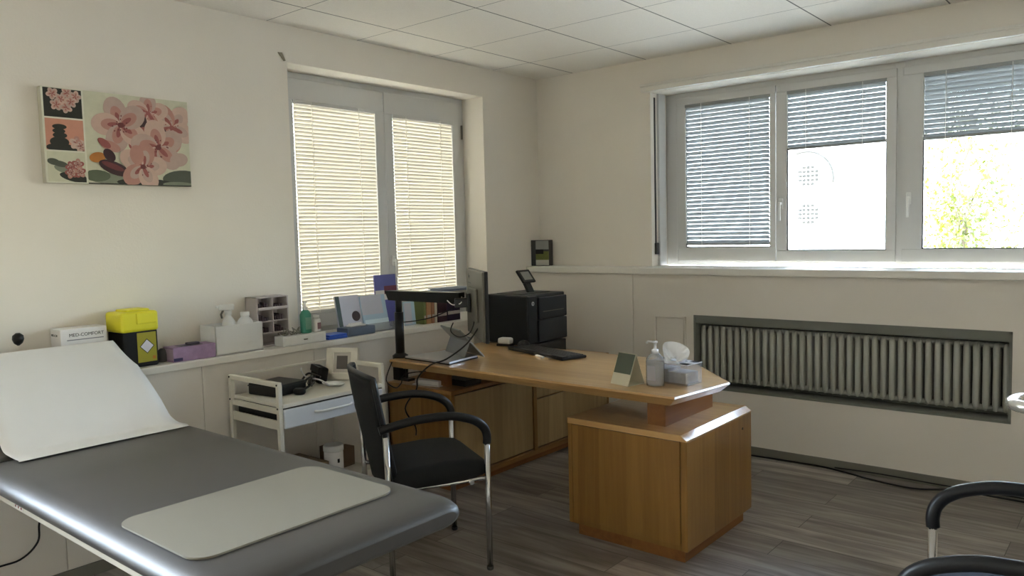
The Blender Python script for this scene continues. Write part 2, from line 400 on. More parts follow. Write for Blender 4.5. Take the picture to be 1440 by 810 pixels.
# ------------------------------------------------------------------ windows
def win_frame(name, horiz, a0, a1, z0, z1, plane, sashes, fw=.07, sw=.068, mull=()):
    """horiz 'y': window in a wall along y (plane = x of the inner face, room at +x). horiz 'x': wall along x (room at -y)."""
    root = S(empty(name))
    def bx(m, p0, p1, q0, q1, d0, d1, bev=.004):   # p along wall, q = z, d depth from inner face outwards
        if horiz == 'y': m.box(plane - d1, plane - d0, p0, p1, q0, q1, bev=bev)
        else: m.box(p0, p1, plane + d0, plane + d1, q0, q1, bev=bev)
    m = MB()
    bx(m, a0 + fw, a1 - fw, z0, z0 + fw * .55, .0125, .08, 0); bx(m, a0 + fw, a1 - fw, z1 - fw * .75, z1, .0125, .08, 0)
    bx(m, a0, a0 + fw, z0, z1, .012, .08); bx(m, a1 - fw, a1, z0, z1, .012, .08)
    for mm in mull: bx(m, mm - .03, mm + .03, z0, z1, .010, .078)
    m.build('window_frame', M_pvc, root)
    for s0, s1, g0, g1, gz0, gz1, hs in sashes:
        m = MB(); sz0, sz1 = z0 + .028, z1 - .035
        bx(m, s0, s1, sz0, gz0, -.004, .05, .003); bx(m, s0, s1, gz1, sz1, -.004, .05, .003)
        bx(m, s0, g0, gz0, gz1, -.004, .05, 0); bx(m, g1, s1, gz0, gz1, -.004, .05, 0)
        sh = m.build('sash', M_pvc, root)
        m = MB()
        for q in ((g0, g1, gz0, gz0 + .006), (g0, g1, gz1 - .006, gz1), (g0, g0 + .006, gz0, gz1), (g1 - .006, g1, gz0, gz1)):
            bx(m, *q, .004, .012, 0)
        m.build('seal', M_seal if horiz == 'x' else M_pvc, sh)
        m = MB(); bx(m, g0, g1, gz0, gz1, .020, .024, 0); m.build('pane', M_glass, sh)
        if hs is not None:
            m = MB(); pz = z0 + .40; 
            bx(m, hs - .014, hs + .014, pz - .035, pz + .035, -.016, -.004, .004)
            bx(m, hs - .008, hs + .008, pz - .11, pz + .01, -.042, -.030, .004); bx(m, hs - .008, hs + .008, pz - .008, pz + .01, -.034, -.010, .003)
            m.build('handle', M_white, sh)
    return root
PW = -3.875
def left_window(name, W):
    o = W[0] - WA[0]
    r = win_frame(name, 'y', W[0], W[1], ZLA, W[3], PW,
        [(2.63 + o, 3.395 + o, 2.705 + o, 3.325 + o, .975, 2.225, None), (3.398 + o, 4.09 + o, 3.465 + o, 4.03 + o, .985, 2.215, 3.432 + o)], fw=.075)
    for c in list(r.children):
        for h in c.children:
            if h.name.startswith('handle'): pass
    hb = MB().box(PW, PW + .012, 4.117 + o, 4.127 + o, 2.10, 2.20, bev=.002).build('hinge', M_grey, r)
left_window('window_1', WA)
left_window('window_3', WC)
PWB = 4.985
k = (PWB) / 4.9
sB = [(-2.617, -1.918, -2.555, -1.952, 1.291, 2.275, None), (-1.912, -1.243, -1.845, -1.250 + .0, 1.267, 2.275, -1.905 + .03),
      (-1.165, -.43, -1.06, -.50, 1.272, 2.275, -1.128), (-.424, .34, -.36, .27, 1.272, 2.275, None)]
sB[1] = (-1.912, -1.20, -1.845, -1.252, 1.267, 2.275, -1.880)
win_frame('window_2', 'x', WB[0], WB[1], ZLB, WB[3], PWB, sB, fw=.085, sw=.06, mull=(-1.183,))
# reveal rebate and shutter strap at the left of window 2
S(MB().box(WB[0], WB[0] + .018, YB + .085, 4.96, ZLB, WB[3], bev=.003).build('trim_11', M_pvc))
m = MB(); m.box(WB[0] + .0, WB[0] + .004, YB + .045, YB + .062, 1.33, 2.33).box(WB[0], WB[0] + .018, YB + .035, YB + .072, 1.25, 1.33, bev=.004)
tag(m.build('shutter_strap', M_seal), 'narrow grey roller shutter strap in the right window reveal', 'strap')

def blind(horiz, plane, a0, a1, zt, zb, pitch, width, tilt, sm, label, group=None, dirn=1, stack=0):
    root = empty('venetian_blind', (plane if horiz == 'y' else (a0 + a1) / 2, (a0 + a1) / 2 if horiz == 'y' else plane, zb), label=label, cat='blind', group=group)
    L = root.location
    def P(p, d, z):  # p along the wall, d towards the room
        q = Vector((plane + d, p, z)) if horiz == 'y' else Vector((p, plane - d, z))
        return q - L
    def bx(m, p0, p1, d0, d1, z0, z1, bev=.002):
        A = P(p0, d0, z0); B = P(p1, d1, z1)
        m.box(min(A.x, B.x), max(A.x, B.x), min(A.y, B.y), max(A.y, B.y), z0 - L.z, z1 - L.z, bev=bev)
    m = MB(); bx(m, a0 - .004, a1 + .004, .004, .028, zt - .018, zt + .004)
    m.build('headrail', M_dsilver if horiz == 'x' else M_pvc, root)
    m = MB(); bx(m, a0 - .003, a1 + .003, .004, .026, zb, zb + .014); m.build('bottom_rail', M_dsilver if horiz == 'x' else M_pvc, root)
    m = MB(); z = zt - .03; ct, st = math.cos(math.radians(tilt)), math.sin(math.radians(tilt))
    n = int((zt - .03 - (zb + .016)) / pitch)
    pitch = (zt - .03 - (zb + .02)) / n
    for i in range(n + 1):
        z = zt - .028 - i * pitch; rows = []
        for j in range(4):
            t = j / 3 - .5; cv = (1 - (2 * t) ** 2) * .0022
            d = .015 + dirn * t * width * ct + cv * st; zz = z - t * width * st + cv * ct
            rows.append((P(a0, d, zz), P(a1, d, zz)))
        vs = [[m.bm.verts.new(x) for x in r] for r in rows]
        for A, B in zip(vs, vs[1:]):
            f = m.bm.faces.new((A[0], A[1], B[1], B[0])); f.smooth = True
    m.build('slats', sm, root, recalc=False)
    m = MB()
    for f in (.2, .78):
        a = a0 + (a1 - a0) * f; bx(m, a - .0012, a + .0012, .0275, .030, zb, zt, 0); bx(m, a - .0012, a + .0012, .001, .003, zb, zt, 0)
    for a in (a0 - .004, a1 + .004):
        A, B = P(a, .018, zb if horiz == 'y' else zb), P(a, .018, zt); m.tube([A, B], .0022, seg=6)
    m.build('cords', M_cord, root)
    return root
blind('y', PW - .018, 2.712, 3.318, 2.222, .978, .0225, .027, 80, M_slatA, 'warm backlit closed venetian blind on the left sash of the left wall window', 'closed blinds on the left wall window', -1)
blind('y', PW - .018, 3.472, 4.023, 2.212, .987, .0225, .027, 80, M_slatA, 'warm backlit closed venetian blind on the right sash, behind the monitor arm', 'closed blinds on the left wall window', -1)
GB = 'grey blinds in the wide window'
blind('x', PWB + .018, -2.548, -1.958, 2.272, 1.306, .0272, .0292, 59, M_slatB, 'grey venetian blind fully lowered in the leftmost pane of the wide window', GB, -1)
blind('x', PWB + .018, -1.838, -1.259, 2.272, 1.905, .0272, .0292, 59, M_slatB, 'grey venetian blind half raised above the bare middle pane showing the building', GB, -1)
blind('x', PWB + .018, -1.053, -.507, 2.272, 1.895, .0272, .0292, 59, M_slatB, 'grey venetian blind half raised above the tree view at the right edge', GB, -1)
def off_frame(win, bnd):          # blinds of panes outside the picture are parts of their window
    for kk in ('label', 'category', 'group'):
        if kk in bnd: del bnd[kk]
    bnd.parent = win
o = WC[0] - WA[0]
off_frame(bpy.data.objects['window_2'], blind('x', PWB + .018, -.353, .263, 2.272, 1.895, .0272, .0292, 59, M_slatB, 'x', None, -1))

# ------------------------------------------------------------------ outside
S(MB().box(-60, 60, -60, 80, -3.3, -3.2).build('ground', mat('outside_ground', 'd6d2c6', .9)))
bd = empty('building', (-10, 24, -3.2), label='white sunlit building with arched facade seen through the middle pane', cat='building')
m = MB(); m.box(-9, 4.4, 0, 6, 0, 16)
m.build('facade', mat('white_render', (.86, .84, .80), .9), bd)
Mlat = mat('dark_lattice', (.035, .033, .03), .95, spec=0)
m = MB()
m.tube(arc((1.7, 6.0), .82, -10, 110, 14, lambda a, b: (a, -.05, b)), .035, seg=6)
m.build('arch_moulding', mat('stone_moulding', (.045, .042, .038), .95, spec=0), bd)
for cz in (6.1, 4.95):
    m = MB()
    for i in range(5):
        for j in range(5):
            if (i - 2) ** 2 + (j - 2) ** 2 < 7: m.box(-.29 + i * .125, -.21 + i * .125, -.06, .05, -.29 + j * .125, -.21 + j * .125)
    m.box(-.30, .30, -.02, .05, -.008, .008).box(-.008, .008, -.02, .05, -.30, .30)
    q = m.build('lattice_window', Mlat, bd); q.location = (1.78, 0, cz)
# tree: trunk, limbs, leaves
tr = empty('tree', (-2.3, 13.5, -3.2), label='yellow-green leafy tree outside the right-hand pane', cat='tree')
m = MB(); tips = []
m.tube([(0, 0, 0), (.05, 0, 2), (-.05, .05, 4), (.1, 0, 6.2)], [.13, .11, .08, .04], seg=8)
m.build('trunk', mat('bark', '6d6252', .9), tr)
m = MB()
for i in range(26):
    z = random.uniform(2.6, 6.2); a = random.uniform(0, 2 * PI); l = random.uniform(.3, .95)
    p = [(0, 0, z), (math.cos(a) * l * .5, math.sin(a) * l * .4, z + .5), (math.cos(a) * l, math.sin(a) * l * .8, z + random.uniform(-.2, .6))]
    m.tube(p, [.03, .02, .008], seg=5); tips.append(p[2]); tips.append(p[1])
m.build('branches', mat('bark', '6d6252', .9), tr)
m = MB()
for i in range(5200):
    t = random.choice(tips); q = Vector(t) + Vector((random.gauss(0, .16), random.gauss(0, .2), random.gauss(-.25, .42)))
    a = Vector((random.gauss(0, 1), random.gauss(0, 1), random.gauss(0, 1))).normalized(); b = a.orthogonal().normalized(); s_ = random.uniform(.03, .055)
    m.quad(q - a * s_, q + b * s_ * .5, q + a * s_, q - b * s_ * .5)
m.build('leaves', slat_mat('leaf_green', '434b12', '626812', .35), tr, recalc=False)

# ------------------------------------------------------------------ radiator
rad = empty('radiator', ((NX0 + NX1) / 2, YB - .07, .412), label='long grey column radiator recessed in the niche under the wide window', cat='radiator')
n = 38; x0 = NX0 + .035; dx = (NX1 - .03 - x0) / (n - 1)
m = MB()
hh = .385
for s_ in (-1, 1):
    for i in range(1):
        pts = [(0, s_ * .022, .03), (0, s_ * .024, .05), (0, s_ * .024, hh - .03), (0, s_ * .020, hh - .012)]
        m.tube(pts, [.012, .0165, .0165, .012], seg=8)
m.tube([(0, -.030, hh - .02), (0, .030, hh - .02)], .013, seg=8); m.tube([(0, -.030, .03), (0, .030, .03)], .013, seg=8)
first = m.build('section', M_rad, rad, smooth=True); first.location = (x0 - rad.location.x, 0, .0)
for i in range(1, n):
    c = first.copy(); COL.objects.link(c); c.parent = rad; c.location = (x0 + i * dx - rad.location.x, 0, 0)
m = MB(); hw = (NX1 - NX0) / 2
for z in (.03, hh - .02): m.tube([(-hw + .02, 0, z), (hw - .02, 0, z)], .015, seg=10)
m.build('header_pipe', M_rad, rad)

# ------------------------------------------------------------------ wall canvas
cv = empty('canvas_picture', (XA, 1.625, 1.69), label='canvas print of pink blossoms and dark stones hanging on the left wall', cat='picture')
cw, chh, ct = .645, .407, .042
MB().box(.001, ct, -cw / 2, cw / 2, 0, chh, bev=.002).build('canvas_body', mat('canvas_side', 'b9b5a4', .8), cv)
m = MB()
MC = {k_: mat('print_' + k_, c_, .55, var=.12, scale=30) for k_, c_ in dict(bg='cdcbb2', white='dcdac8', dark='23241c', stone='4b5042', stonel='7f8471', pink='b58578', pale='c9aa9b', deep='96544e', red='6b2f30', orange='b5742f', coral='c98d76', maroon='3c2023', bud='b99f93', leafg='59614a').items()}
lay = [0]
def pt(u, v): return (ct + .0006 + lay[0] * .000012, (u - .5) * cw, v * chh)
def rect(u0, u1, v0, v1, c):
    lay[0] += 1; m.quad(pt(u0, v0), pt(u1, v0), pt(u1, v1), pt(u0, v1), m=MC[c])
def ell(u, v, a, b, th, c, clip=(.262, .998, .004, .996), point=0):
    lay[0] += 1; ps = []
    for i in range(20):
        t = 2 * PI * i / 20; r_ = 1 - point * (math.cos(t / 1) < -.4) * .35
        x = a * math.cos(t) * r_; y = b * math.sin(t) * (1 - point * .5 * max(0, -math.cos(t)))
        x, y = x * math.cos(th) - y * math.sin(th), x * math.sin(th) + y * math.cos(th)
        uu, vv = u + x, v + y * cw / chh
        ps.append(pt(min(max(uu, clip[0]), clip[1]), min(max(vv, clip[2]), clip[3])))
    k_ = m.mi(MC[c]); f = m.bm.faces.new([m.bm.verts.new(p) for p in ps]); f.material_index = k_
def blossom(u, v, r, c1, c2, cc, rot=0, clip=(.262, .998, .004, .996), n=5, spots=16):
    for i in range(n):
        a = rot + 2 * PI * i / n
        ell(u + math.cos(a) * r * .60, v + math.sin(a) * r * .60 * cw / chh, r * .58, r * .46, a, c1 if i % 2 else c2, clip)
        ell(u + math.cos(a) * r * .42, v + math.sin(a) * r * .42 * cw / chh, r * .38, r * .24, a, 'pink' if c1 != 'pink' else 'bud', clip)
        ell(u + math.cos(a) * r * .28, v + math.sin(a) * r * .28 * cw / chh, r * .26, r * .10, a, 'deep', clip)
    for i in range(spots):
        a = random.uniform(0, 2 * PI); q = random.uniform(.1, .45) * r
        ell(u + math.cos(a) * q, v + math.sin(a) * q * cw / chh, r * .035, r * .025, a, cc, clip)
    ell(u, v, r * .13, r * .11, 0, cc, clip)
rect(0, 1, 0, 1, 'white'); rect(.262, 1, 0, 1, 'bg')
c1 = (.012, .25, .69, .99); rect(.012, .25, .69, .99, 'dark')
for u, v in ((.07, .93), (.12, .88), (.16, .95), (.09, .82), (.15, .80), (.21, .92), (.18, .86)): blossom(u, v, .035, 'pale', 'bud', 'deep', u * 30, c1, spots=2)
c2 = (.012, .25, .345, .672); rect(.012, .25, .345, .672, 'coral')
for u, v, a, b in ((.10, .59, .045, .018), (.095, .545, .04, .018), (.10, .50, .045, .02), (.095, .43, .06, .035), (.10, .37, .09, .03), (.2, .365, .06, .02)): ell(u, v, a, b, 0, 'dark', c2)
for u, v in ((.2, .43), (.225, .40)): blossom(u, v, .04, 'pink', 'pale', 'red', u * 20, c2, spots=2)
c3 = (.012, .25, .012, .328); rect(.012, .25, .012, .328, 'bg')
for u, v, a, b, c in ((.05, .22, .04, .022, 'stone'), (.12, .15, .07, .03, 'stonel'), (.09, .20, .05, .02, 'stone'), (.18, .06, .10, .03, 'dark')): ell(u, v, a, b, -.2, c, c3)
for u, v in ((.16, .17), (.2, .20), (.21, .12), (.155, .11)): blossom(u, v, .035, 'pink', 'deep', 'red', u * 20, c3, spots=2)
for u, v, a, b, th, c in ((.92, .10, .14, .055, .1, 'stone'), (.45, .07, .18, .04, .05, 'stonel'), (.32, .09, .09, .04, 0, 'leafg'), (.65, .03, .2, .03, 0, 'dark'), (.9, .02, .12, .02, 0, 'stonel')): ell(u, v, a, b, th, c)
rect(.262, .998, .0, .012, 'dark')
blossom(.87, .68, .16, 'pink', 'pale', 'deep', .9); blossom(.70, .82, .13, 'bud', 'pale', 'deep', .3)
ell(.62, .66, .10, .06, 1.2, 'maroon'); ell(.77, .60, .06, .04, .4, 'maroon'); ell(.66, .5, .12, .1, .4, 'deep')
blossom(.50, .66, .17, 'pale', 'bud', 'red', 1.9); ell(.42, .42, .07, .035, -.3, 'pink'); ell(.38, .45, .05, .025, -.6, 'deep')
ell(.33, .29, .055, .035, .2, 'orange'); ell(.41, .32, .05, .035, -.9, 'maroon'); ell(.44, .18, .11, .045, -.35, 'maroon'); ell(.43, .20, .08, .02, -.35, 'red')
blossom(.76, .44, .17, 'pale', 'bud', 'red', .5, spots=16); blossom(.64, .21, .15, 'pink', 'pale', 'red', .1, spots=14)
ell(.91, .31, .07, .05, .2, 'bud'); ell(.60, .34, .05, .07, .1, 'pink')
m.build('print', None, cv, recalc=False)
for f in bpy.data.objects['print'].data.polygons: pass

# ------------------------------------------------------------------ couch
def rrect(hw, hh, r, n=5):
    out = []
    for cx, cy, a0 in ((hw - r, hh - r, 0), (-hw + r, hh - r, 90), (-hw + r, -hh + r, 180), (hw - r, -hh + r, 270)):
        for i in range(n + 1):
            a = math.radians(a0 + 90 * i / n); out.append((cx + r * math.cos(a), cy + r * math.sin(a)))
    return out
def ell_rect(hw, hh, rx, ry, n=7):
    out = []
    for sx_, sy_, a0 in ((1, 1, 0), (-1, 1, 90), (-1, -1, 180), (1, -1, 270)):
        for i in range(n + 1):
            a = math.radians(a0 + 90 * i / n); out.append((sx_ * (hw - rx) + rx * math.cos(a), sy_ * (hh - ry) + ry * math.sin(a)))
    return out
def loft(stations, name, m, parent, wide=True):
    """stations: (centre, tangent angle in xz, half width y, half thickness)"""
    b = MB(); rings = []
    for c, ang, hw, ht in stations:
        nx, nz = -math.sin(ang), math.cos(ang); ring = []
        rx = min(.075, ht * 2.2) if wide else ht * .96
        for p, q in [(math.copysign(hw - rx + (abs(a_) - (hw - rx)) , a_), b_) for a_, b_ in ell_rect(hw, ht, rx, ht * .97)]: ring.append(b.bm.verts.new((c[0] + nx * q, c[1] + p, c[2] + nz * q)))
        rings.append(ring)
    n = len(rings[0])
    for A, B in zip(rings, rings[1:]):
        for j in range(n): b.bm.faces.new((A[j], A[(j + 1) % n], B[(j + 1) % n], B[j])).smooth = True
    b.bm.faces.new(rings[0][::-1]); b.bm.faces.new(rings[-1])
    return b.build(name, m, parent)
CX, CY = -2.3, 1.17
couch = empty('treatment_couch', (CX, CY, 0), label='grey padded examination couch with raised headrest in the left foreground', cat='couch')
CH = .375; CT = .040
st = []
zc = .70 - CT
for x, k_, t_ in ((-3.000, .86, .5), (-2.995, .95, .8), (-2.975, 1, 1), (-2.6, 1, 1), (-2.2, 1, 1), (-1.8, 1, 1), (-1.56, 1, 1), (-1.52, .985, .97), (-1.49, .955, .86), (-1.47, .91, .65), (-1.462, .86, .4)):
    st.append(((x - CX, 0, zc), 0, CH * k_, CT * t_))
loft(st, 'seat_cushion', M_vinyl, couch)
prof = [(-3.005, .700), (-3.035, .713), (-3.08, .740), (-3.18, .803), (-3.30, .876), (-3.42, .935), (-3.53, .988)]
prof = smooth_path([(a, 0, b) for a, b in prof], 3)
st = []
for i, p in enumerate(prof):
    d = (prof[max(i - 1, 0)] - prof[min(i + 1, len(prof) - 1)]); ang = math.atan2(d.z, d.x)
    e = min(i, len(prof) - 1 - i); kk = {0: .9, 1: .98}.get(e, 1); tt = {0: .55, 1: .92}.get(e, 1); T = .030
    nx, nz = -math.sin(ang), math.cos(ang)
    st.append(((p.x - nx * T - CX, -.006, p.z - nz * T), ang, .334 * kk, T * tt))
loft(st, 'backrest', M_vinyl, couch, False)
# frame under the cushions
m = MB(); zr0, zr1 = .592, .628
m.box(-.72, .70, -.335, -.305, zr0, zr1, bev=.004).box(-.72, .70, .305, .335, zr0, zr1, bev=.004)
for x in (-.715, -.2, .3, .67): m.box(x, x + .03, -.32, .32, zr0 + .003, zr1 - .003, bev=.003)
for y in (-.32, .32): m.tube([(-.70, y, zr1 - .02), (-1.0, y, .735), (-1.15, y, .83)], .012, seg=8)
m.build('frame', M_cream, couch)
m = MB(); m.box(-.12, .42, -.12, .12, .10, zr0, bev=.01); m.build('lift_column', M_cream, couch)
m = MB(); m.box(-.30, .62, -.28, -.22, .03, .075, bev=.006).box(-.30, .62, .22, .28, .03, .075, bev=.006).box(-.05, .35, -.25, .25, .06, .11, bev=.006)
m.build('base', M_cream, couch)
for x in (-.26, .58):
    for y in (-.25, .25): MB().lathe((x, y, 0), [(.022, 0), (.024, .008), (.012, .012), (.010, .035)], seg=12).build('foot', M_black, couch)
lb = MB().box(-.47, -.40, -.3362, -.3348, .600, .622).build('rating_label', M_whiteb, couch)
m = MB()
for i in range(5): m.box(-.465 + i * .012, -.458 + i * .012, -.3372, -.3362, .603 + (i % 2) * .008, .610 + (i % 2) * .008)
m.build('label_print', mat('label_red', '7a2a24', .6), lb)
# paper sheet
m = MB(); top = smooth_path([(a, 0, b) for a, b in [(-2.912, .7005), (-2.945, .7008), (-3.00, .7025), (-3.035, .7155), (-3.08, .7425), (-3.18, .8055), (-3.30, .8785), (-3.42, .9375), (-3.525, .989), (-3.55, .991)]], 4)
rows = []
for i, p in enumerate(top):
    q = []
    for j in range(15):
        y = .897 + (1.492 - .897) * j / 14 + (.006 * math.sin(i * .35))
        wv = .0012 * math.sin(i * .9 + j * .3) + (.006 * math.exp(-((i - 25) / .8) ** 2))
        q.append(m.bm.verts.new((p.x + .0, y, p.z + .004 + wv)))
    rows.append(q)
for A, B in zip(rows, rows[1:]):
    for j in range(14): m.bm.faces.new((A[j], A[j + 1], B[j + 1], B[j])).smooth = True
pp = m.build('paper_sheet', M_paper); md = pp.modifiers.new('thickness', 'SOLIDIFY'); md.thickness = .0008; md.offset = 0
tag(pp, 'white disposable paper sheet covering the raised headrest of the couch', 'paper')
# foot pad
m = MB(); po = [(p[0] - 1.862, p[1] + 1.150) for p in rrect(.208, .305, .055, 8)]
m.prism(po, .7005, .7055); pd = m.build('foot_pad', M_mat)
tag(pd, 'beige rounded pad lying at the foot end of the couch', 'mat')
# couch cable along the wall panel
m = MB(); m.tube(smooth_path([(-3.05, .95, .60), (-3.30, 1.10, .42), (-3.47, 1.127, .30), (-3.475, 1.118, .222), (-3.475, 1.051, .171), (-3.475, .93, .16), (-3.47, .7, .07), (-3.2, .5, .006)], 6), .004, seg=6)
tag(m.build('couch_cable', M_black), 'thin black cable hanging below the couch against the wall panel', 'cable')

# ------------------------------------------------------------------ desk
DZ = .73; DT = .045
def rel(pts, c): return [(a - c[0], b - c[1]) for a, b in pts]
dc = (-2.4, 3.28)
desk = empty('desk', (dc[0], dc[1], 0), label='large beech office desk with angled top standing across the room', cat='desk')
poly = [(-3.30, 2.895), (-1.555, 2.855), (-1.475, 2.94), (-1.455, 3.31), (-1.86, 3.70), (-3.30, 3.70)]
poly = [(-3.33, 2.895), (-1.525, 2.862), (-1.472, 3.285), (-1.862, 3.70), (-3.33, 3.70)]
low = [(-3.33, 2.915), (-1.565, 2.892), (-1.515, 3.270), (-1.885, 3.672), (-3.33, 3.685)]
m = MB()
mids = poly
A = [m.bm.verts.new((x - dc[0], y - dc[1], DZ - DT)) for x, y in low]; B = [m.bm.verts.new((x - dc[0], y - dc[1], DZ - .008)) for x, y in poly]
C_ = [m.bm.verts.new((x - dc[0], y - dc[1], DZ)) for x, y in [(x + (dc[0] - x) * .004, y + (dc[1] - y) * .010) for x, y in poly]]
for P_, Q_ in ((A, B), (B, C_)):
    for i in range(5): m.bm.faces.new((P_[i], P_[(i + 1) % 5], Q_[(i + 1) % 5], Q_[i]))
m.bm.faces.new(A[::-1]); m.bm.faces.new(C_)
m.build('desk_top', M_wood, desk)
# pedestal under the right end
px0, px1, py0, py1 = -2.105, -1.495, 2.905, 3.575
pz0, pz1 = .062, .535
ped = MB()
ped.box(px0 - dc[0], px0 + .022 - dc[0], py0 - dc[1], py1 - dc[1], pz0, pz1, bev=.003)
ped.box(px1 - .03 - dc[0], px1 - dc[0], py0 - dc[1], py1 - dc[1], pz0, pz1, bev=.003)
ped.box(px0 + .02 - dc[0], px1 - .03 - dc[0], py0 + .004 - dc[1], py1 - dc[1], pz0, pz0 + .03).box(px0 + .02 - dc[0], px1 - .03 - dc[0], py1 - .02 - dc[1], py1 - dc[1], pz0, pz1)
pe = ped.build('pedestal', M_woodz, desk)
MB().box(px0 + .024 - dc[0], px1 - .034 - dc[0], py0 + .002 - dc[1], py0 + .022 - dc[1], pz0 + .022, pz1 - .004, bev=.001).build('panel', M_woodz, pe)
m = MB()
m.prism([(px0 - dc[0], pz1), (px1 - dc[0], pz1), (px1 - dc[0], pz1 + .006), (px1 - .030 - dc[0], pz1 + .026), (px0 - dc[0], pz1 + .026)], py0 - dc[1] - .001, py1 - dc[1] + .001, axis='y')
m.build('pedestal_top', M_wood, pe)
m = MB(); m.box(px0 + .03 - dc[0], px1 - .03 - dc[0], py0 + .035 - dc[1], py1 - .03 - dc[1], 0, pz0 + .002); m.build('plinth', M_woodd, pe)
MB().lathe((0, 0, 0), [(.006, 0), (.006, .004)], M_black, 12).build('lock', M_black, pe)
lk = [o_ for o_ in pe.children if o_.name.startswith('lock')][0]; lk.rotation_euler = (0, PI / 2, 0); lk.location = (px1 - dc[0] - .002, 3.47 - dc[1], .475)
# spacer block between pedestal and top
m = MB(); m.box(-1.735 - dc[0], -1.645 - dc[0], 3.0 - dc[1], 3.47 - dc[1], pz1 + .026, DZ - DT, bev=.002); m.build('spacer', M_woodd, desk)
# sideboard carrying the left end and the printer
cx1 = -2.955; cy0, cy1 = 3.005, 4.58; sc_ = (-3.2, 3.8)
side = empty('sideboard', (sc_[0], sc_[1], 0), label='low beech cabinet with doors and drawers under the left end of the desk', cat='cabinet')
def sx(a): return a - sc_[0]
def sy(a): return a - sc_[1]
m = MB(); zt = .548
m.box(sx(-3.478), sx(cx1), sy(cy0), sy(cy0) + .02, .06, zt).box(sx(-3.478), sx(cx1), sy(cy1) - .02, sy(cy1), .06, zt)
m.box(sx(-3.478), sx(-3.46), sy(cy0), sy(cy1), .06, zt).box(sx(-3.478), sx(cx1), sy(cy0), sy(cy1), .06, .078)
for y in (3.722,): m.box(sx(-3.478), sx(cx1 + .004), sy(y) - .0, sy(y) + .032, .06, zt)
m.build('carcass', M_woodz, side)
MB().box(sx(-3.478), sx(cx1 + .006), sy(cy0) - .006, sy(cy1), zt, zt + .022, bev=.003).build('cabinet_top', M_woody, side)
MB().box(sx(-3.47), sx(cx1 - .03), sy(cy0) + .02, sy(cy1), 0, .058).build('plinth', M_woodd, side)
m = MB(); m.box(sx(cx1 - .01), sx(cx1 + .006), sy(cy0) + .0, sy(cy1), .045, .072, bev=.002); m.build('base_rail', M_woody, side)
for y0_, y1_ in ((3.03, 3.716),):
    d = MB().box(sx(cx1) - .018, sx(cx1), sy(y0_), sy(y1_), .086, zt - .010, bev=.002).build('door', M_door, side)
for z0_, z1_ in ((.470, .540), (.395, .460), (.086, .385)):
    MB().box(sx(cx1) - .018, sx(cx1), sy(3.76), sy(4.555), z0_, z1_, bev=.002).build('drawer', M_door, side)
# spacer blocks under the left end of the top
for y in (3.08, 3.5): MB().box(-3.40 - dc[0] + .12, -3.05 - dc[0], y - dc[1], y + .03 - dc[1], zt + .022, DZ - DT, bev=.002).build('spacer', M_woodd, desk)
pa = MB().box(0, .19, 0, .13, 0, .004).box(.01, .18, .01, .12, .004, .03, bev=.004).build('paper_pad', M_whiteb)
pa.location = (-3.28, 3.02, zt + .0225); pa.rotation_euler = (0, 0, .15); tag(pa, 'white paper stack on the cabinet below the desk top', 'paper')
m = MB(); m.box(-.09, .09, -.07, .07, 0, .035, bev=.004); o_ = m.build('cable_box', M_black); o_.location = (-3.06, 3.2, zt + .0225)
tag(o_, 'flat black device lying on the cabinet under the desk top', 'device')

# ------------------------------------------------------------------ monitor, arm, computer things
MX, MY = -2.805, 3.065
mo = empty('monitor', (MX, MY, .87), label='flat computer monitor seen edge-on, back towards the window', cat='monitor')
ang = math.atan2(-.33, .42)       # panel direction far -> near
mo.rotation_euler = (0, 0, ang)
# local: x along panel, -y is the back (towards camera left), +y screen side
MB().box(-.265, .265, .0, .018, 0, .365, bev=.004).build('screen_body', M_black, mo)
MB().box(-.262, .262, -.012, .001, .003, .362, bev=.01).box(-.13, .13, -.030, -.011, .09, .27, bev=.01).build('back_cover', mat('monitor_back', '6f6b61', .5), mo)
MB().box(-.255, .255, .0178, .0186, .015, .357).build('screen', mat('screen_glass', (.01, .01, .012), .12), mo)
text('logo', 'hp', .035, M_black, (-.16, -.0125, .325), (PI / 2, 0, 0), mo)
MB().box(-.20, -.10, -.0128, -.0118, .285, .291).build('model_strip', M_black, mo)
arm = empty('swivel_stand', (-3.335, 2.985, 0), label='black clamp-on monitor arm at the left end of the desk', cat='monitor stand')
AX, AY = arm.location.x, arm.location.y
MB().lathe((0, 0, DZ), [(.045, 0), (.045, .012), (.030, .022), (.024, .028)], seg=24).build('base_plate', M_blackm, arm)
m = MB(); m.tube([(0, 0, DZ + .02), (0, 0, .99)], .026, seg=16).tube([(0, 0, .99), (0, 0, 1.075)], .019, seg=16); m.build('pole', M_blackm, arm)
m = MB(); m.box(-.035, .02, -.03, .03, .60, DZ, bev=.004).box(-.035, .09, -.025, .025, .60, .615, bev=.003).lathe((.05, 0, .615), [(.008, 0), (.008, .05), (.02, .052), (.02, .065)], seg=12)
m.build('clamp', M_blackm, arm)
dvx, dvy = (MX - .018 - AX), (MY - .026 - AY); L_ = math.hypot(dvx, dvy); th_ = math.atan2(dvy, dvx)
m = MB(); m.prism([(-.08, .034), (-.055, -.020), (L_ - .10, -.024), (L_ - .06, .006), (L_ - .06, .034)], -.026, .026, axis='y')
a1_ = m.build('arm_beam', M_blackm, arm); a1_.location = (0, 0, 1.078); a1_.rotation_euler = (0, 0, th_)
m = MB(); m.box(-.05, .02, -.018, .018, -.025, .025, bev=.005).box(.015, .03, -.035, .035, -.05, .05, bev=.003)
vs_ = m.build('vesa_mount', M_blackm, arm); vs_.location = (L_ * math.cos(th_) - .03, L_ * math.sin(th_) - .02, 1.06); vs_.rotation_euler = (0, 0, ang + PI / 2)
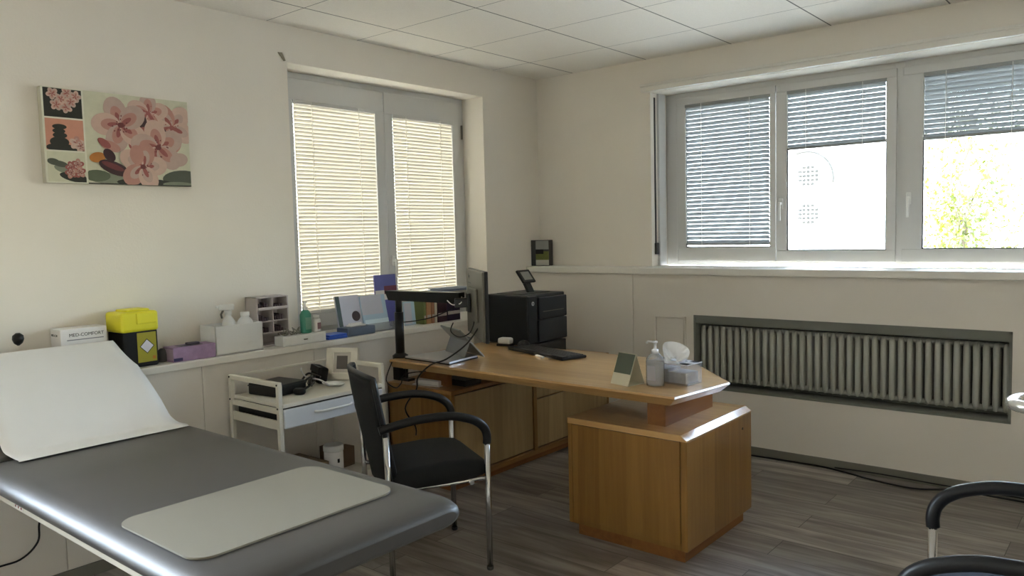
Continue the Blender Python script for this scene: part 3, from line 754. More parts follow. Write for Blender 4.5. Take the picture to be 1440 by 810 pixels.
# cables around the arm
cg = 'black cables around the monitor arm'
def cable(name, pts, lab, r=.0035, mm=None, grp=None, cat='cable'):
    o = MB().tube(smooth_path(pts, 6), r, seg=6).build(name, mm or M_black); tag(o, lab, cat, grp); return o
cable('monitor_cable', [(-2.93, 3.02, 1.03), (-3.05, 3.0, .98), (-3.18, 2.98, .95), (-3.29, 2.98, .935)], 'black cable sagging from the monitor back to the arm pole', grp=cg)
cable('display_cable', [(-2.76, 3.00, .98), (-2.77, 2.97, .91), (-2.83, 2.95, .885), (-2.90, 2.96, .91), (-2.92, 3.0, .95)], 'black cable looping below the back of the monitor', grp=cg)
cable('black_cable', [(-2.74, 3.0, .93), (-2.78, 2.95, .85), (-2.88, 2.90, .77), (-2.97, 2.87, .735), (-3.06, 2.86, .66), (-3.12, 2.90, .58), (-3.16, 2.85, .48), (-3.17, 2.93, .36), (-3.2, 2.96, .30)], 'black power cord running from the monitor over the desk front edge', .0045, grp=cg)
cable('network_cable', [(-3.31, 2.90, .72), (-3.32, 2.86, .62), (-3.26, 2.87, .58), (-3.20, 2.86, .61), (-3.15, 2.85, .67), (-3.0, 2.86, .70)], 'thin black cable tangle under the left end of the desk', grp=cg)
cable('white_cable', [(-2.87, 3.02, 1.09), (-2.85, 2.99, 1.06), (-2.90, 2.98, 1.05), (-2.95, 2.99, 1.07)], 'short grey cable curling at the monitor mount', .003, M_cord, cg)
# laptop (closed) and tablet on its kickstand
lp = empty('laptop', (-3.03, 3.07, DZ), label='silver laptop lying closed at the left end of the desk', cat='laptop')
m = MB(); m.prism([(-.235, -.115), (.135, -.135), (.105, .125), (-.20, .20)], 0, .007); m.build('base', M_black, lp)
m = MB(); m.prism([(-.233, -.113), (.133, -.133), (.103, .123), (-.198, .198)], .007, .016); m.build('lid', M_silver, lp)
tb = empty('tablet', (-2.985, 3.235, DZ + .0175), label='grey tablet computer propped up on its rear kickstand behind the laptop', cat='tablet')
tb.rotation_euler = (0, 0, math.radians(-24))
rt = Matrix.Rotation(math.radians(-42), 3, 'X')
m = MB(); m.box(-.145, .145, -.009, 0, 0, .215, bev=.003, rot=Matrix.Rotation(math.radians(42), 3, 'X'), piv=(0, 0, 0)); m.build('body', M_dsilver, tb)
m = MB(); m.box(-.14, .14, .0, .001, .006, .194, rot=Matrix.Rotation(math.radians(42), 3, 'X'), piv=(0, 0, 0)); m.build('screen', MATS['screen_glass'], tb)
m = MB(); m.box(-.143, .143, -.003, 0, -.115, 0, bev=.001, rot=Matrix.Rotation(math.radians(-22), 3, 'X'), piv=(0, 0, 0))
ks = m.build('kickstand', M_dsilver, tb); ks.location = (0, -.078, .112)
# keyboard slab, mouse, cradle, white strip
kb = empty('keyboard', (-2.69, 3.515, DZ), rz=-.30, label='black keyboard and wrist rest lying in the middle of the desk', cat='keyboard')
MB().box(-.27, .27, -.085, .085, 0, .016, bev=.006).build('body', M_black, kb)
m = MB()
for i in range(22):
    for j in range(5): m.box(-.258 + i * .0235, -.238 + i * .0235, -.030 + j * .021, -.012 + j * .021, .016, .020, bev=.001, segs=1)
m.build('keys', mat('key_black', (.03, .03, .032), .5), kb)
MB().box(-.27, .27, -.088, -.042, .014, .022, bev=.006).build('wrist_rest', M_black, kb)
ps_ = MB().box(-.045, .045, -.008, .008, 0, .010, bev=.003).build('eraser', M_white); ps_.location = (-2.64, 3.395, DZ); ps_.rotation_euler = (0, 0, -.45)
tag(ps_, 'small white strip lying in front of the black keyboard', 'stationery')
ms = empty('computer_mouse', (-2.955, 3.645, DZ), rz=-.6, label='black ergonomic computer mouse behind the keyboard', cat='mouse')
m = MB(); m.lathe((0, 0, 0), [(.05, 0), (.052, .008), (.046, .024), (.032, .036), (.012, .043), (.001, .044)], seg=20, sx=1.15, sy=.75); m.build('body', M_black, ms, smooth=True)
MB().lathe((.02, 0, .033), [(.008, 0), (.009, .006), (.004, .012)], seg=12).build('scroll_wheel', M_grey, ms)
cr = empty('phone_cradle', (-3.10, 3.64, DZ), rz=.2, label='small white charger standing between monitor and printer', cat='charger')
MB().box(-.04, .045, -.03, .03, .012, .05, bev=.012).build('body', M_white, cr)
MB().box(-.045, .05, -.033, .033, 0, .014, bev=.003).build('base', M_black, cr)
# desk calendar, sanitiser, tissue box
ca = empty('desk_calendar', (-1.845, 3.02, DZ), rz=math.radians(9), label='folded tent calendar card with dark green panel on the desk', cat='calendar')
m = MB(); W_ = .056
m.quad((-W_, -.055, 0), (W_, -.055, 0), (W_, 0, .138), (-W_, 0, .138)); m.quad((-W_, .05, 0), (-W_, 0, .138), (W_, 0, .138), (W_, .05, 0)); m.quad((-W_, -.055, 0), (-W_, .05, 0), (W_, .05, 0), (W_, -.055, 0))
cc = m.build('card', mat('card_cream', 'd5cfb9', .6), ca); md = cc.modifiers.new('thickness', 'SOLIDIFY'); md.thickness = .0015
ca.rotation_euler = (0, 0, math.radians(-14))
m = MB(); f0, f1 = .36, .985
def cp(x, f, off=.0016): return (x, -.055 + .055 * f - off, .138 * f + off * .44)
m.quad(cp(-W_ + .003, f0), cp(W_ - .003, f0), cp(W_ - .003, f1), cp(-W_ + .003, f1)); m.build('green_panel', mat('card_green', '4f574a', .6), ca, recalc=False)
sb = empty('sanitizer_bottle', (-1.712, 3.035, DZ), label='clear plastic pump bottle of hand sanitiser near the desk corner', cat='bottle')
MB().lathe((0, 0, 0), [(.036, 0), (.042, .004), (.043, .02), (.043, .108), (.040, .124), (.025, .142), (.014, .150)], seg=28, sy=.8).build('body', M_clear, sb)
MB().lathe((0, 0, 0), [(.038, .006), (.0405, .02), (.0405, .112)], seg=28, sy=.8).build('liquid', M_gel, sb)
m = MB(); m.box(-.020, .020, -.0355, -.0350, .03, .095); m.build('label', thin_clear('bottle_label', (.8, .8, .82), (.6, .58, .64), .6), sb)
m = MB(); m.lathe((0, 0, .146), [(.015, 0), (.015, .018), (.006, .020), (.005, .045), (.012, .047), (.012, .055)], seg=16).tube([(0, 0, .196), (-.035, 0, .198), (-.042, 0, .19)], .0045, seg=8)
m.build('pump', mat('pump_clear', (.75, .76, .78), .2), sb)
tx = empty('tissue_box', (-1.685, 3.165, DZ), rz=math.radians(-6), label='clear acrylic tissue box with a white tissue standing up', cat='tissue box')
MB().box(-.105, .105, -.058, .058, 0, .092, bev=.002).build('box', M_clear, tx)
MB().box(-.095, .0, -.05, .05, .006, .066, bev=.003).box(.002, .092, -.05, .05, .006, .055, bev=.003).build('tissue_stack', mat('tissue_pack', (.62, .60, .60), .7, var=.3, scale=60), tx)
m = MB(); m.box(-.108, .108, -.061, -.02, .091, .096, bev=.001).box(-.108, .108, .02, .061, .091, .096, bev=.001).box(-.108, -.06, -.06, .06, .091, .096, bev=.001).box(.06, .108, -.06, .06, .091, .096, bev=.001)
m.build('lid', mat('lid_milky', (.80, .81, .85), .2, trans=.2), tx)
m = MB(); rows = []
random.seed(3)
ctrl = [(-.055, .0, .092), (-.080, .0, .135), (-.055, .0, .185), (.015, .0, .190), (.060, .0, .160), (.105, .0, .135), (.045, .0, .092)]
for k_ in range(6):
    f = k_ / 5; row = []
    for i, p in enumerate(ctrl):
        q = Vector(p); c0 = Vector((-.005, 0, .094)); q = c0 + (q - c0) * (.15 + .85 * f)
        q.y = .028 * math.sin(i * 2.1) * f + .012 * math.cos(i * 3.3 + k_)
        row.append(m.bm.verts.new(q))
    rows.append(row)
for A, B in zip(rows, rows[1:]):
    for i in range(len(ctrl) - 1): m.bm.faces.new((A[i], A[i + 1], B[i + 1], B[i]))
ts = m.build('tissue', mat('tissue', (.86, .87, .90), .8), tx); md = ts.modifiers.new('thickness', 'SOLIDIFY'); md.thickness = .0015; md2 = ts.modifiers.new('s', 'SUBSURF'); md2.levels = 1; md2.render_levels = 2

# ------------------------------------------------------------------ printer
pr = empty('printer', (-3.17, 3.95, zt + .0225), label='black office laser printer with tilted touch panel on the cabinet', cat='printer')
pw, pdp, ph = .40, .36, .462
m = MB(); m.box(-pdp / 2, pdp / 2 - .02, -pw / 2, pw / 2, .155, ph, bev=.008); m.box(-pdp / 2 + .05, pdp / 2 - .1, -pw / 2 + .05, pw / 2 - .05, ph - .012, ph + .004, bev=.004)
m.build('body', M_printer, pr)
m = MB(); m.box(-pdp / 2 + .004, pdp / 2 - .012, -pw / 2 + .002, pw / 2 - .002, 0, .150, bev=.005); m.build('paper_drawer', M_printer, pr)
m = MB(); f = pdp / 2 - .02
m.box(f, f + .014, -pw / 2, -pw / 2 + .085, .16, ph - .006, bev=.004); m.build('side_panel', M_printerb, pr)
m = MB(); m.box(f, f + .018, -pw / 2 + .105, pw / 2, .305, ph - .02, bev=.006).box(f, f + .018, -pw / 2 + .098, pw / 2, .16, .300, bev=.006); m.build('front_door', M_printerb, pr)
m = MB(); m.box(f + .018, f + .021, -pw / 2 + .14, pw / 2 - .04, .350, .354); m.build('door_line', M_grey, pr)
m = MB(); m.lathe((0, 0, 0), [(.013, 0), (.013, .002)], seg=24); lg = m.build('logo_disc', mat('logo_grey', (.55, .58, .60), .4), pr); lg.location = (f + .0140, -pw / 2 + .043, .41); lg.rotation_euler = (0, PI / 2, 0)
text('logo_letters', 'hp', .016, M_printer, (f + .0172, -pw / 2 + .043, .411), (PI / 2, 0, PI / 2), pr)
pn = empty('control_panel', (.02, .02, ph), rz=0); pn.parent = pr
m = MB(); m.box(-.01, .01, -.03, .03, 0, .075, bev=.004, rot=Matrix.Rotation(-.5, 3, 'Y'), piv=(0, 0, 0)); m.build('stalk', M_printer, pn)
rp = Matrix.Rotation(math.radians(-38), 3, 'Y')
m = MB(); m.box(-.008, .008, -.065, .065, -.05, .05, bev=.005, rot=rp, piv=(0, 0, 0)); q = m.build('panel_body', M_black, pn); q.location = (-.04, 0, .105)
m = MB(); m.box(.0082, .0092, -.042, .042, -.032, .032, rot=rp, piv=(0, 0, 0)); q = m.build('display', mat('display_grey', '8f8f88', .3), pn); q.location = (-.04, 0, .105)

# ------------------------------------------------------------------ visitor chairs
def make_chair(label, seatm):
    t = empty('visitor_chair', label=label, cat='chair')
    hw = .245
    for s_ in (-1, 1):
        x = s_ * hw
        m = MB(); m.tube([(x, .22, .006), (x, .22, .56)], .0125, seg=14); m.build('leg', M_chrome, t)
        m = MB(); m.tube([(x, -.20, .006), (x, -.205, .40), (x, -.21, .625)], .0125, seg=14); m.build('leg', M_chrome, t)
        pts = [(x, .22, .545), (x, .221, .575), (x * 1.01, .212, .608), (x * 1.02, .185, .638), (x * 1.03, .135, .663), (x * 1.03, .05, .682), (x * 1.02, -.08, .680), (x * 1.0, -.17, .665), (x * .985, -.235, .650)]
        m = MB(); m.tube(smooth_path(pts, 5), .0155, seg=12, flat=(1.2, .85)); m.build('armrest', M_black, t)
        for y in (.22, -.20): MB().lathe((x, y, 0), [(.014, 0), (.015, .004), (.015, .014)], M_black, 12).build('glide', M_black, t)
    m = MB()
    for y, z in ((.15, .385), (-.14, .375)): m.tube([(-hw, y, z), (hw, y, z)], .010, seg=10)
    for s_ in (-1, 1): m.tube([(s_ * hw, -.20, .39), (s_ * hw * .86, -.1, .385), (s_ * hw * .86, .12, .385), (s_ * hw, .22, .40)], .009, seg=10)
    m.build('seat_frame', M_chrome, t)
    # seat
    b = MB(); rings = []
    for y, w_, z0, z1 in ((-.175, .20, .410, .430), (-.16, .222, .385, .458), (-.08, .230, .372, .470), (.05, .232, .374, .478), (.15, .230, .384, .476), (.215, .222, .398, .464), (.245, .205, .42, .444)):
        ht = (z1 - z0) / 2; zc_ = (z0 + z1) / 2
        rings.append([b.bm.verts.new((p, y, zc_ + q)) for p, q in rrect(w_, ht, ht * .9, 4)])
    n_ = len(rings[0])
    for A, B in zip(rings, rings[1:]):
        for j in range(n_): b.bm.faces.new((A[j], A[(j + 1) % n_], B[(j + 1) % n_], B[j])).smooth = True
    b.bm.faces.new(rings[0]); b.bm.faces.new(rings[-1][::-1]); b.build('seat', seatm, t)
    # back shell
    b = MB(); rows = []
    for i in range(13):
        f = i / 12; z = .40 + .455 * f; y0_ = -.160 - .085 * f ** 1.3 - .01 * math.sin(f * PI); w_ = .192 + .022 * math.sin(min(1, f * 1.3) * PI / 2) - (.03 * max(0, f - .9) * 10) ** 2 * 1.0 - .03 * max(0, .12 - f) * 8
        rows.append([b.bm.verts.new((w_ * g, y0_ - .045 * (1 - g * g), z + (.012 * (1 - g * g) if f > .9 else 0))) for g in [k / 6 - 1 for k in range(13)]])
    for A, B in zip(rows, rows[1:]):
        for j in range(12): b.bm.faces.new((A[j], A[j + 1], B[j + 1], B[j])).smooth = True
    bk = b.build('backrest', M_fabric, t); md = bk.modifiers.new('thickness', 'SOLIDIFY'); md.thickness = .022; md.offset = 0
    b = MB(); pts = []
    for i in range(13): pts.append(Vector(bk.data.vertices[i * 13].co))
    for j in range(1, 12): pts.append(Vector(bk.data.vertices[12 * 13 + j].co))
    for i in range(12, -1, -1): pts.append(Vector(bk.data.vertices[i * 13 + 12].co))
    b.tube(pts, .0125, seg=8); b.build('back_rim', M_black, bk)
    return t
ch = make_chair('black visitor armchair with chrome legs in front of the desk', M_fabric)
ch.location = (-2.477, 2.318, 0); ch.rotation_euler = (0, 0, math.radians(-28))
ch2 = copy_tree(ch); ch2['label'] = 'black visitor armchair with dark blue seat cut off at the lower right corner'
ch2.location = (-.235, 2.175, 0); ch2.rotation_euler = (0, 0, math.radians(95)); ch2.scale = (1.14, 1, 1.02)
for o_ in ch2.children:
    if o_.name.startswith('seat') and 'frame' not in o_.name:
        o_.data = o_.data.copy(); o_.data.materials[0] = M_blue
for c in (ch, ch2): c['group'] = 'black visitor armchairs'
# chrome loop handle at the right edge
hd = empty('walking_frame', (-.155, 3.0, 0), label='bright chrome loop handle reaching in at the right edge before the radiator', cat='walking frame')
m = MB(); zz = .830
pts = [(.60, -.085, zz), (.0, -.085, zz), (-.12, -.083, zz)] + [(-.15 - .055 * math.cos(math.radians(a)), .08 * math.sin(math.radians(a)), zz) for a in range(-70, 71, 20)] + [(-.12, .083, zz), (0, .085, zz), (.60, .085, zz)]
m.tube(pts, .020, seg=14); m.build('rail', mat('satin_metal', (.72, .70, .66), .25, metal=.7), hd)
for y in (-.085, .085):
    for x in (.25, .58): MB().tube([(x, y, 0), (x, y, zz)], .012, seg=10).build('leg', M_chrome, hd)

# ------------------------------------------------------------------ trolley
tx0, tx1, ty0, ty1 = -3.455, -3.055, 1.995, 2.600; tc_ = (-3.255, 2.30)
tl = empty('trolley', (tc_[0], tc_[1], 0), label='cream metal trolley with one drawer beside the wall ledge', cat='trolley')
X = lambda a: a - tc_[0]; Y = lambda a: a - tc_[1]
for x in (tx0, tx1):
    for y in (ty0, ty1):
        m = MB(); m.box(X(x) - .011, X(x) + .011, Y(y) - .011, Y(y) + .011, .07, .765, bev=.003); m.build('post', M_cream, tl)
        m = MB(); m.tube([(X(x) - .01, Y(y), .028), (X(x) + .01, Y(y), .028)], .028, seg=18).box(X(x) - .012, X(x) + .012, Y(y) - .012, Y(y) + .012, .04, .075, bev=.002); m.build('castor', M_black, tl)
m = MB()
for y in (ty0, ty1): m.box(X(tx0) - .010, X(tx1) + .010, Y(y) - .010, Y(y) + .010, .752, .776, bev=.004)
m.box(X(tx0) - .006, X(tx0) + .006, Y(ty0), Y(ty1), .758, .772, bev=.003)
m.build('top_rail', M_cream, tl)
m = MB()
for x in (tx0, tx1):
    for y in (ty0,):
        for z in (.764, .655): m.lathe((0, 0, 0), [(.001, 0)], seg=3) if False else m.tube([(X(x), Y(y) - .0135, z), (X(x), Y(y) - .010, z)], .0045, seg=10)
m.build('bolt', M_black, tl)
MB().box(X(tx0) + .005, X(tx1) + .014, Y(ty0) + .008, Y(ty1) - .008, .655, .674, bev=.003).build('top_shelf', M_cream, tl)
m = MB(); m.box(X(tx0), X(tx1), Y(ty0) - .004, Y(ty0) + .004, .628, .655).box(X(tx0), X(tx1), Y(ty0) - .004, Y(ty0) + .004, .555, .597); m.build('side_rail', M_cream, tl)
dr = MB().box(X(tx1) + .004, X(tx1) + .018, Y(ty0) + .012, Y(ty1) - .012, .560, .648, bev=.004).build('drawer', mat('drawer_front', (.66, .68, .72), .35), tl)
MB().box(X(tx0) + .02, X(tx1) + .004, Y(ty0) + .02, Y(ty1) - .02, .565, .64).build('drawer_box', M_black, tl)
m = MB(); yy = Y(2.28); m.tube(smooth_path([(X(tx1) + .018, yy - .11, .612), (X(tx1) + .036, yy - .08, .611), (X(tx1) + .040, yy, .611), (X(tx1) + .036, yy + .08, .611), (X(tx1) + .018, yy + .11, .612)], 4), .006, seg=8, flat=(1, 1)); m.build('handle', M_white, dr)
MB().box(X(tx0) + .005, X(tx1) + .005, Y(ty0) + .005, Y(ty1) - .005, .205, .222, bev=.003).box(X(tx1) - .002, X(tx1) + .008, Y(ty0), Y(ty1), .205, .25, bev=.002).build('lower_shelf', M_cream, tl)
TS = .6745
def place(o, loc, rz=0): o.location = loc; o.rotation_euler = (0, 0, rz); return o
bx = place(empty('equipment_box', label='flat black equipment box on the left of the trolley top', cat='box'), (-3.31, 2.155, TS), .12)
m = MB(); m.box(-.10, .10, -.095, .095, 0, .055, bev=.006); m.build('case', M_black, bx); MB().box(-.102, .102, -.097, .097, .040, .046, bev=.001).build('seam', M_blackm, bx)
pc = place(empty('pouch', label='black square pouch leaning at the back of the trolley', cat='pouch'), (-3.36, 2.43, TS), -.35)
m = MB(); m.box(-.075, .075, -.025, .025, 0, .085, bev=.01, rot=Matrix.Rotation(-.2, 3, 'X'), piv=(0, 0, 0)); m.build('body', M_fabric, pc); MB().box(-.076, .076, -.030, -.012, .05, .085, bev=.004, rot=Matrix.Rotation(-.2, 3, 'X'), piv=(0, 0, 0)).build('flap', M_black, pc)
cf = place(empty('pressure_cuff', label='black blood pressure cuff with coiled tubes on the trolley top', cat='cuff'), (-3.24, 2.29, TS), 0)
random.seed(5); pts = [(-.06 + .05 * math.cos(i * 1.3) + i * .006, .02 + .05 * math.sin(i * 1.1), .012 + .05 * abs(math.sin(i * .9))) for i in range(14)]
MB().tube(smooth_path(pts, 5), .0055, seg=6).build('hose', M_black, cf)
MB().tube(smooth_path([(.10, .05, .02), (.06, .02, .05), (.0, -.01, .06), (-.03, -.02, .09), (-.06, .0, .10)], 5), .004, seg=6).build('stethoscope_tube', M_silver, cf)
m = MB(); m.lathe((.06, -.10, 0), [(.022, 0), (.027, .008), (.027, .018), (.02, .028)], seg=16, sx=1.3); m.tube(smooth_path([(.06, -.08, .016), (.03, -.03, .02), (0, .03, .03), (-.03, .05, .05)], 4), .006, seg=6); m.build('bulb', M_black, cf)
dh = place(empty('oval_dish', label='small white oval dish on the trolley below the pouch', cat='dish'), (-3.21, 2.415, TS), .3)
MB().lathe((0, 0, 0), [(.035, 0), (.050, .010), (.053, .015), (.050, .014), (.034, .004)], seg=24, sx=1.25, sy=.7).build('bowl', M_white, dh)
fr = place(empty('photo_frame', label='cream framed monitor device with grey screen at the right of the trolley', cat='frame'), (-3.31, 2.545, TS), math.radians(30))
RX = Matrix.Rotation(math.radians(-12), 3, 'X')
m = MB()
for q in ((-.088, .088, 0, .036), (-.088, .088, .142, .168), (-.088, -.048, 0, .168), (.048, .088, 0, .168)): m.box(q[0], q[1], -.012, .012, q[2], q[3], bev=.003, rot=RX, piv=(0, 0, 0))
m.build('border', mat('cream_frame', (.78, .74, .64), .4), fr)
MB().box(-.05, .05, -.004, .008, .034, .144, rot=RX, piv=(0, 0, 0)).build('mount', mat('frame_mount', (.62, .58, .52), .6), fr)
MB().box(-.03, .03, -.006, -.003, .055, .125, rot=RX, piv=(0, 0, 0)).build('picture', mat('frame_picture', '5c5654', .4), fr)
MB().box(-.01, .01, .01, .09, 0, .006).build('strut', M_cream, fr)
# on the lower shelf
cn = place(empty('canister', label='white lidded canister on the lower shelf of the trolley', cat='canister'), (-3.20, 2.39, .2225))
MB().lathe((0, 0, 0), [(.046, 0), (.048, .004), (.048, .125)], seg=28).build('body', M_whiteb, cn); MB().lathe((0, 0, 0), [(.050, .125), (.051, .128), (.051, .150), (.047, .156)], seg=28).build('lid', M_white, cn)
m = MB(); m.box(.043, .0485, -.012, .0, .07, .09); m.build('spot', M_black, cn)
bk_ = place(empty('storage_basket', label='brown woven basket beside the canister under the trolley drawer', cat='basket'), (-3.29, 2.20, .2225))
m = MB(); m.box(-.12, .12, -.13, .13, 0, .008).box(-.125, -.115, -.135, .135, 0, .09, bev=.003).box(.115, .125, -.135, .135, 0, .09, bev=.003).box(-.12, .12, -.135, -.125, 0, .09, bev=.003).box(-.12, .12, .125, .135, 0, .09, bev=.003)
m.build('weave', mat('wicker', '7d6a52', .8, bump=.8, bscale=120, var=.3, scale=60), bk_)
bx2 = place(empty('small_carton', label='brown cardboard carton on the lower shelf behind the canister', cat='box'), (-3.33, 2.51, .2225), .1)
MB().box(-.08, .08, -.05, .05, 0, .10, bev=.002).build('carton', mat('cardboard', '6d5744', .8), bx2); MB().box(-.012, .012, -.051, .051, .0995, .1008).build('tape', M_cream, bx2)

# ------------------------------------------------------------------ things on the left ledge
Z = ZLA + .0008
mb_ = place(empty('glove_carton', label='white carton with dark lettering left of the yellow sharps bin', cat='box'), (-3.63, 1.395, Z), 0)
MB().box(-.055, .055, -.105, .085, 0, .20, bev=.002).build('carton', M_whiteb, mb_)
text('lettering', 'MED-COMFORT', .020, M_black, (.0555, 0.0, .172), (PI / 2, 0, PI / 2), mb_)
text('end_lettering', 'MED-COM', .014, M_black, (-.01, -.1055, .172), (PI / 2, 0, 0), mb_)
MB().box(.055, .0556, -.08, .07, .150, .154).build('stripe', mat('stripe_grey', '8a8a90', .6), mb_)
sh = place(empty('sharps_bin', label='black sharps container with bright yellow lid and hazard label', cat='bin'), (-3.600, 1.603, Z), math.radians(3))
m = MB(); m.box(-.07, .07, -.080, .080, 0, .165, bev=.008); m.build('body', M_black, sh)
m = MB(); m.box(-.076, .076, -.086, .086, .160, .252, bev=.014, segs=3); m.box(-.05, .05, -.05, .06, .250, .262, bev=.006); m.box(.070, .080, -.02, .075, .195, .245, bev=.008); m.build('lid', M_yel, sh)
MB().box(.0700, .0710, -.018, .070, .020, .155).build('label', mat('hazard_yellow', 'a8a02a', .5), sh)
m = MB(); cxl, czl, s_ = .026, .092, .034
def dia(s, x, mm): m.quad((x, cxl - s, czl), (x, cxl, czl - s * 1.0), (x, cxl + s, czl), (x, cxl, czl + s * 1.0), m=mm)
dia(s_, .0714, M_black); dia(s_ - .004, .0717, mat('label_white', (.75, .73, .80), .5)); m.build('diamond_sign', None, sh, recalc=False)
m = MB(); m.box(.0711, .0716, .05, .064, .03, .045); m.build('orange_mark', mat('orange_mark', 'c07a20', .5), sh)
MB().lathe((.0, .12, 0), [(.022, 0), (.024, .01), (.02, .05), (.012, .07)], seg=14).build('cap', M_black, sh) if False else None
gd = place(empty('door_stop', label='small dark grey knob beside the sharps container', cat='knob'), (-3.60, 1.735, Z))
MB().lathe((0, 0, 0), [(.022, 0), (.026, .012), (.026, .035), (.018, .055), (.010, .062)], seg=16).build('knob', mat('dark_grey', '4b4a4c', .6), gd)
gb = place(empty('glove_box', label='purple glove dispenser box with open slot on the ledge', cat='box'), (-3.555, 1.848, Z), 0)
M_purp = mat('purple_card', 'a489ab', .6, var=.25, scale=40)
MB().box(-.055, .042, -.105, .108, 0, .068, bev=.002).build('carton', M_purp, gb)
MB().box(-.03, .03, -.06, .05, .0682, .0690).build('slot', M_black, gb)
MB().box(-.02, .012, -.015, .045, .068, .080, bev=.004).build('glove_tip', mat('glove', '5b5560', .7), gb)
MB().box(.0422, .0428, -.103, -.06, .004, .018).build('logo_patch', mat('logo_navy', '3a3560', .5), gb)
MB().box(-.055, .042, -.1058, -.105, .01, .06).build('end_panel', mat('lilac', 'b9a5b8', .6), gb)
# white tray with spray bottles
wt = place(empty('bottle_caddy', label='white plastic caddy holding the spray bottles on the ledge', cat='caddy'), (-3.58, 2.085, Z))
m = MB(); h_ = .145
m.box(-.075, .07, -.13, .13, 0, .006).box(.064, .07, -.13, .13, 0, h_, bev=.002).box(-.075, -.069, -.13, .13, 0, h_, bev=.002).box(-.075, .07, -.13, -.124, 0, h_, bev=.002).box(-.075, .07, .124, .13, 0, h_, bev=.002)
m.build('bin', M_white, wt)
M_bott = mat('bottle_milky', (.80, .81, .80), .35)
def spray(loc, lab, rz):
    r = place(empty('spray_bottle', label=lab, cat='bottle', group='white spray bottles in the caddy'), loc, rz)
    MB().lathe((0, 0, 0), [(.034, 0), (.036, .01), (.036, .12), (.030, .15), (.014, .175), (.014, .185)], seg=20).build('body', M_bott, r)
    m = MB(); m.lathe((0, 0, 0), [(.017, .183), (.017, .205)], seg=16).box(-.045, .030, -.012, .012, .205, .235, bev=.007).tube([(-.045, 0, .225), (-.058, 0, .224)], .007, seg=10); m.build('spray_head', M_white, r)
    MB().tube([(-.022, 0, .208), (-.034, 0, .185), (-.030, 0, .165)], .005, seg=8).build('trigger', M_grey, r)
    return r
spray((-3.59, 2.075, Z + .0065), 'white trigger spray bottle standing in the caddy', math.radians(60))
jb = place(empty('refill_bottle', label='white bottle with flat screw cap in the caddy, right of the sprayer', cat='bottle'), (-3.57, 2.155, Z + .0065))
MB().lathe((0, 0, 0), [(.038, 0), (.040, .01), (.040, .13), (.034, .15), (.020, .165), (.020, .170)], seg=20).build('body', M_bott, jb); MB().lathe((0, 0, 0), [(.021, .169), (.022, .171), (.022, .19)], seg=20).build('cap', M_white, jb)
bg = place(empty('paper_bag', label='pale translucent bag bulging behind the caddy', cat='bag'), (-3.62, 1.985, Z + .0065)) if False else None
# organiser tower with drawer tray
og = place(empty('supply_organizer', label='pale pink organiser rack with small compartments beside the caddy', cat='organizer'), (-3.60, 2.335, Z))
M_pinkp = mat('organizer_plastic', (.62, .56, .55), .45)
m = MB(); m.box(-.085, .022, -.105, -.098, 0, .262, bev=.002).box(-.085, .022, .078, .085, 0, .262, bev=.002).box(-.085, -.079, -.105, .085, 0, .262).box(-.085, .022, -.105, .085, 0, .008).box(-.085, .022, -.105, .085, .255, .262, bev=.002)
for z in (.068, .13, .192): m.box(-.085, .02, -.10, .08, z, z + .004)
m.box(-.085, .02, -.012, -.007, .068, .258); m.build('rack', M_pinkp, og)
m = MB(); random.seed(11)
for z in (.075, .136, .198):
    for y in (-.055, .036):
        for i in range(4): m.box(-.07 + random.uniform(-.01, .04), .01, y - .03 + i * .014, y - .02 + i * .014, z, z + random.uniform(.015, .035), bev=.002)
m.build('packets', mat('packets', '5a4a50', .6, var=.5, scale=90), og)
m = MB(); m.box(.045, .06, -.105, -.06, .10, .115); 
MB().box(.0222, .028, -.10, .082, .196, .208, bev=.002).build('front_lip', M_pinkp, og)
ot = place(empty('drawer_tray', label='low white drawer tray holding the green bottle on the ledge', cat='tray'), (-3.53, 2.455, Z))
MB().box(-.042, .040, -.135, .135, 0, .052, bev=.003).build('tray_body', M_white, ot); MB().box(.040, .044, -.128, .128, .006, .046, bev=.002).build('drawer', M_white, ot)
MB().tube([(.044, -.012, .026), (.050, .0, .026), (.044, .012, .026)], .003, seg=6).build('knob', M_grey, ot)
random.seed(2); m = MB()
for i in range(26):
    p = Vector((random.uniform(-.03, .02), random.uniform(-.11, -.01), .056)); d = Vector((random.uniform(-.03, .03), random.uniform(-.03, .03), random.uniform(.0, .035)))
    m.tube([p, p + d], .0035, seg=5)
o_ = m.build('vial_pile', mat('vials', '8d8c80', .5, var=.6, scale=150)); o_.location = (-3.53, 2.455, Z); tag(o_, 'tangle of small wrapped swabs on the white tray', 'swabs', kind='stuff')
gbt = place(empty('green_bottle', label='green disinfectant bottle with pump on the white tray', cat='bottle'), (-3.532, 2.492, Z + .0525))
MB().lathe((0, 0, 0), [(.030, 0), (.033, .006), (.033, .10), (.022, .118), (.012, .126)], seg=20, sx=.75).build('body', mat('green_plastic', '3f8f77', .35, var=.1), gbt)
MB().box(.0248, .0256, -.018, .018, .02, .085).build('label', mat('green_label', '7fae98', .5), gbt)
MB().lathe((0, 0, .124), [(.013, 0), (.013, .015), (.005, .017), (.005, .035), (.010, .037), (.010, .044)], seg=14).build('pump', M_white, gbt)
wbt = place(empty('pill_bottle', label='small white bottle with printed label right of the green bottle', cat='bottle'), (-3.532, 2.560, Z + .0525))
MB().lathe((0, 0, 0), [(.022, 0), (.024, .004), (.024, .062), (.018, .070)], seg=18).build('body', M_whiteb, wbt); MB().lathe((0, 0, .07), [(.017, 0), (.017, .018)], seg=18).build('cap', M_white, wbt); MB().box(.0238, .0246, -.010, .012, .015, .05).build('label', mat('label_mauve', '8d6a70', .5), wbt)
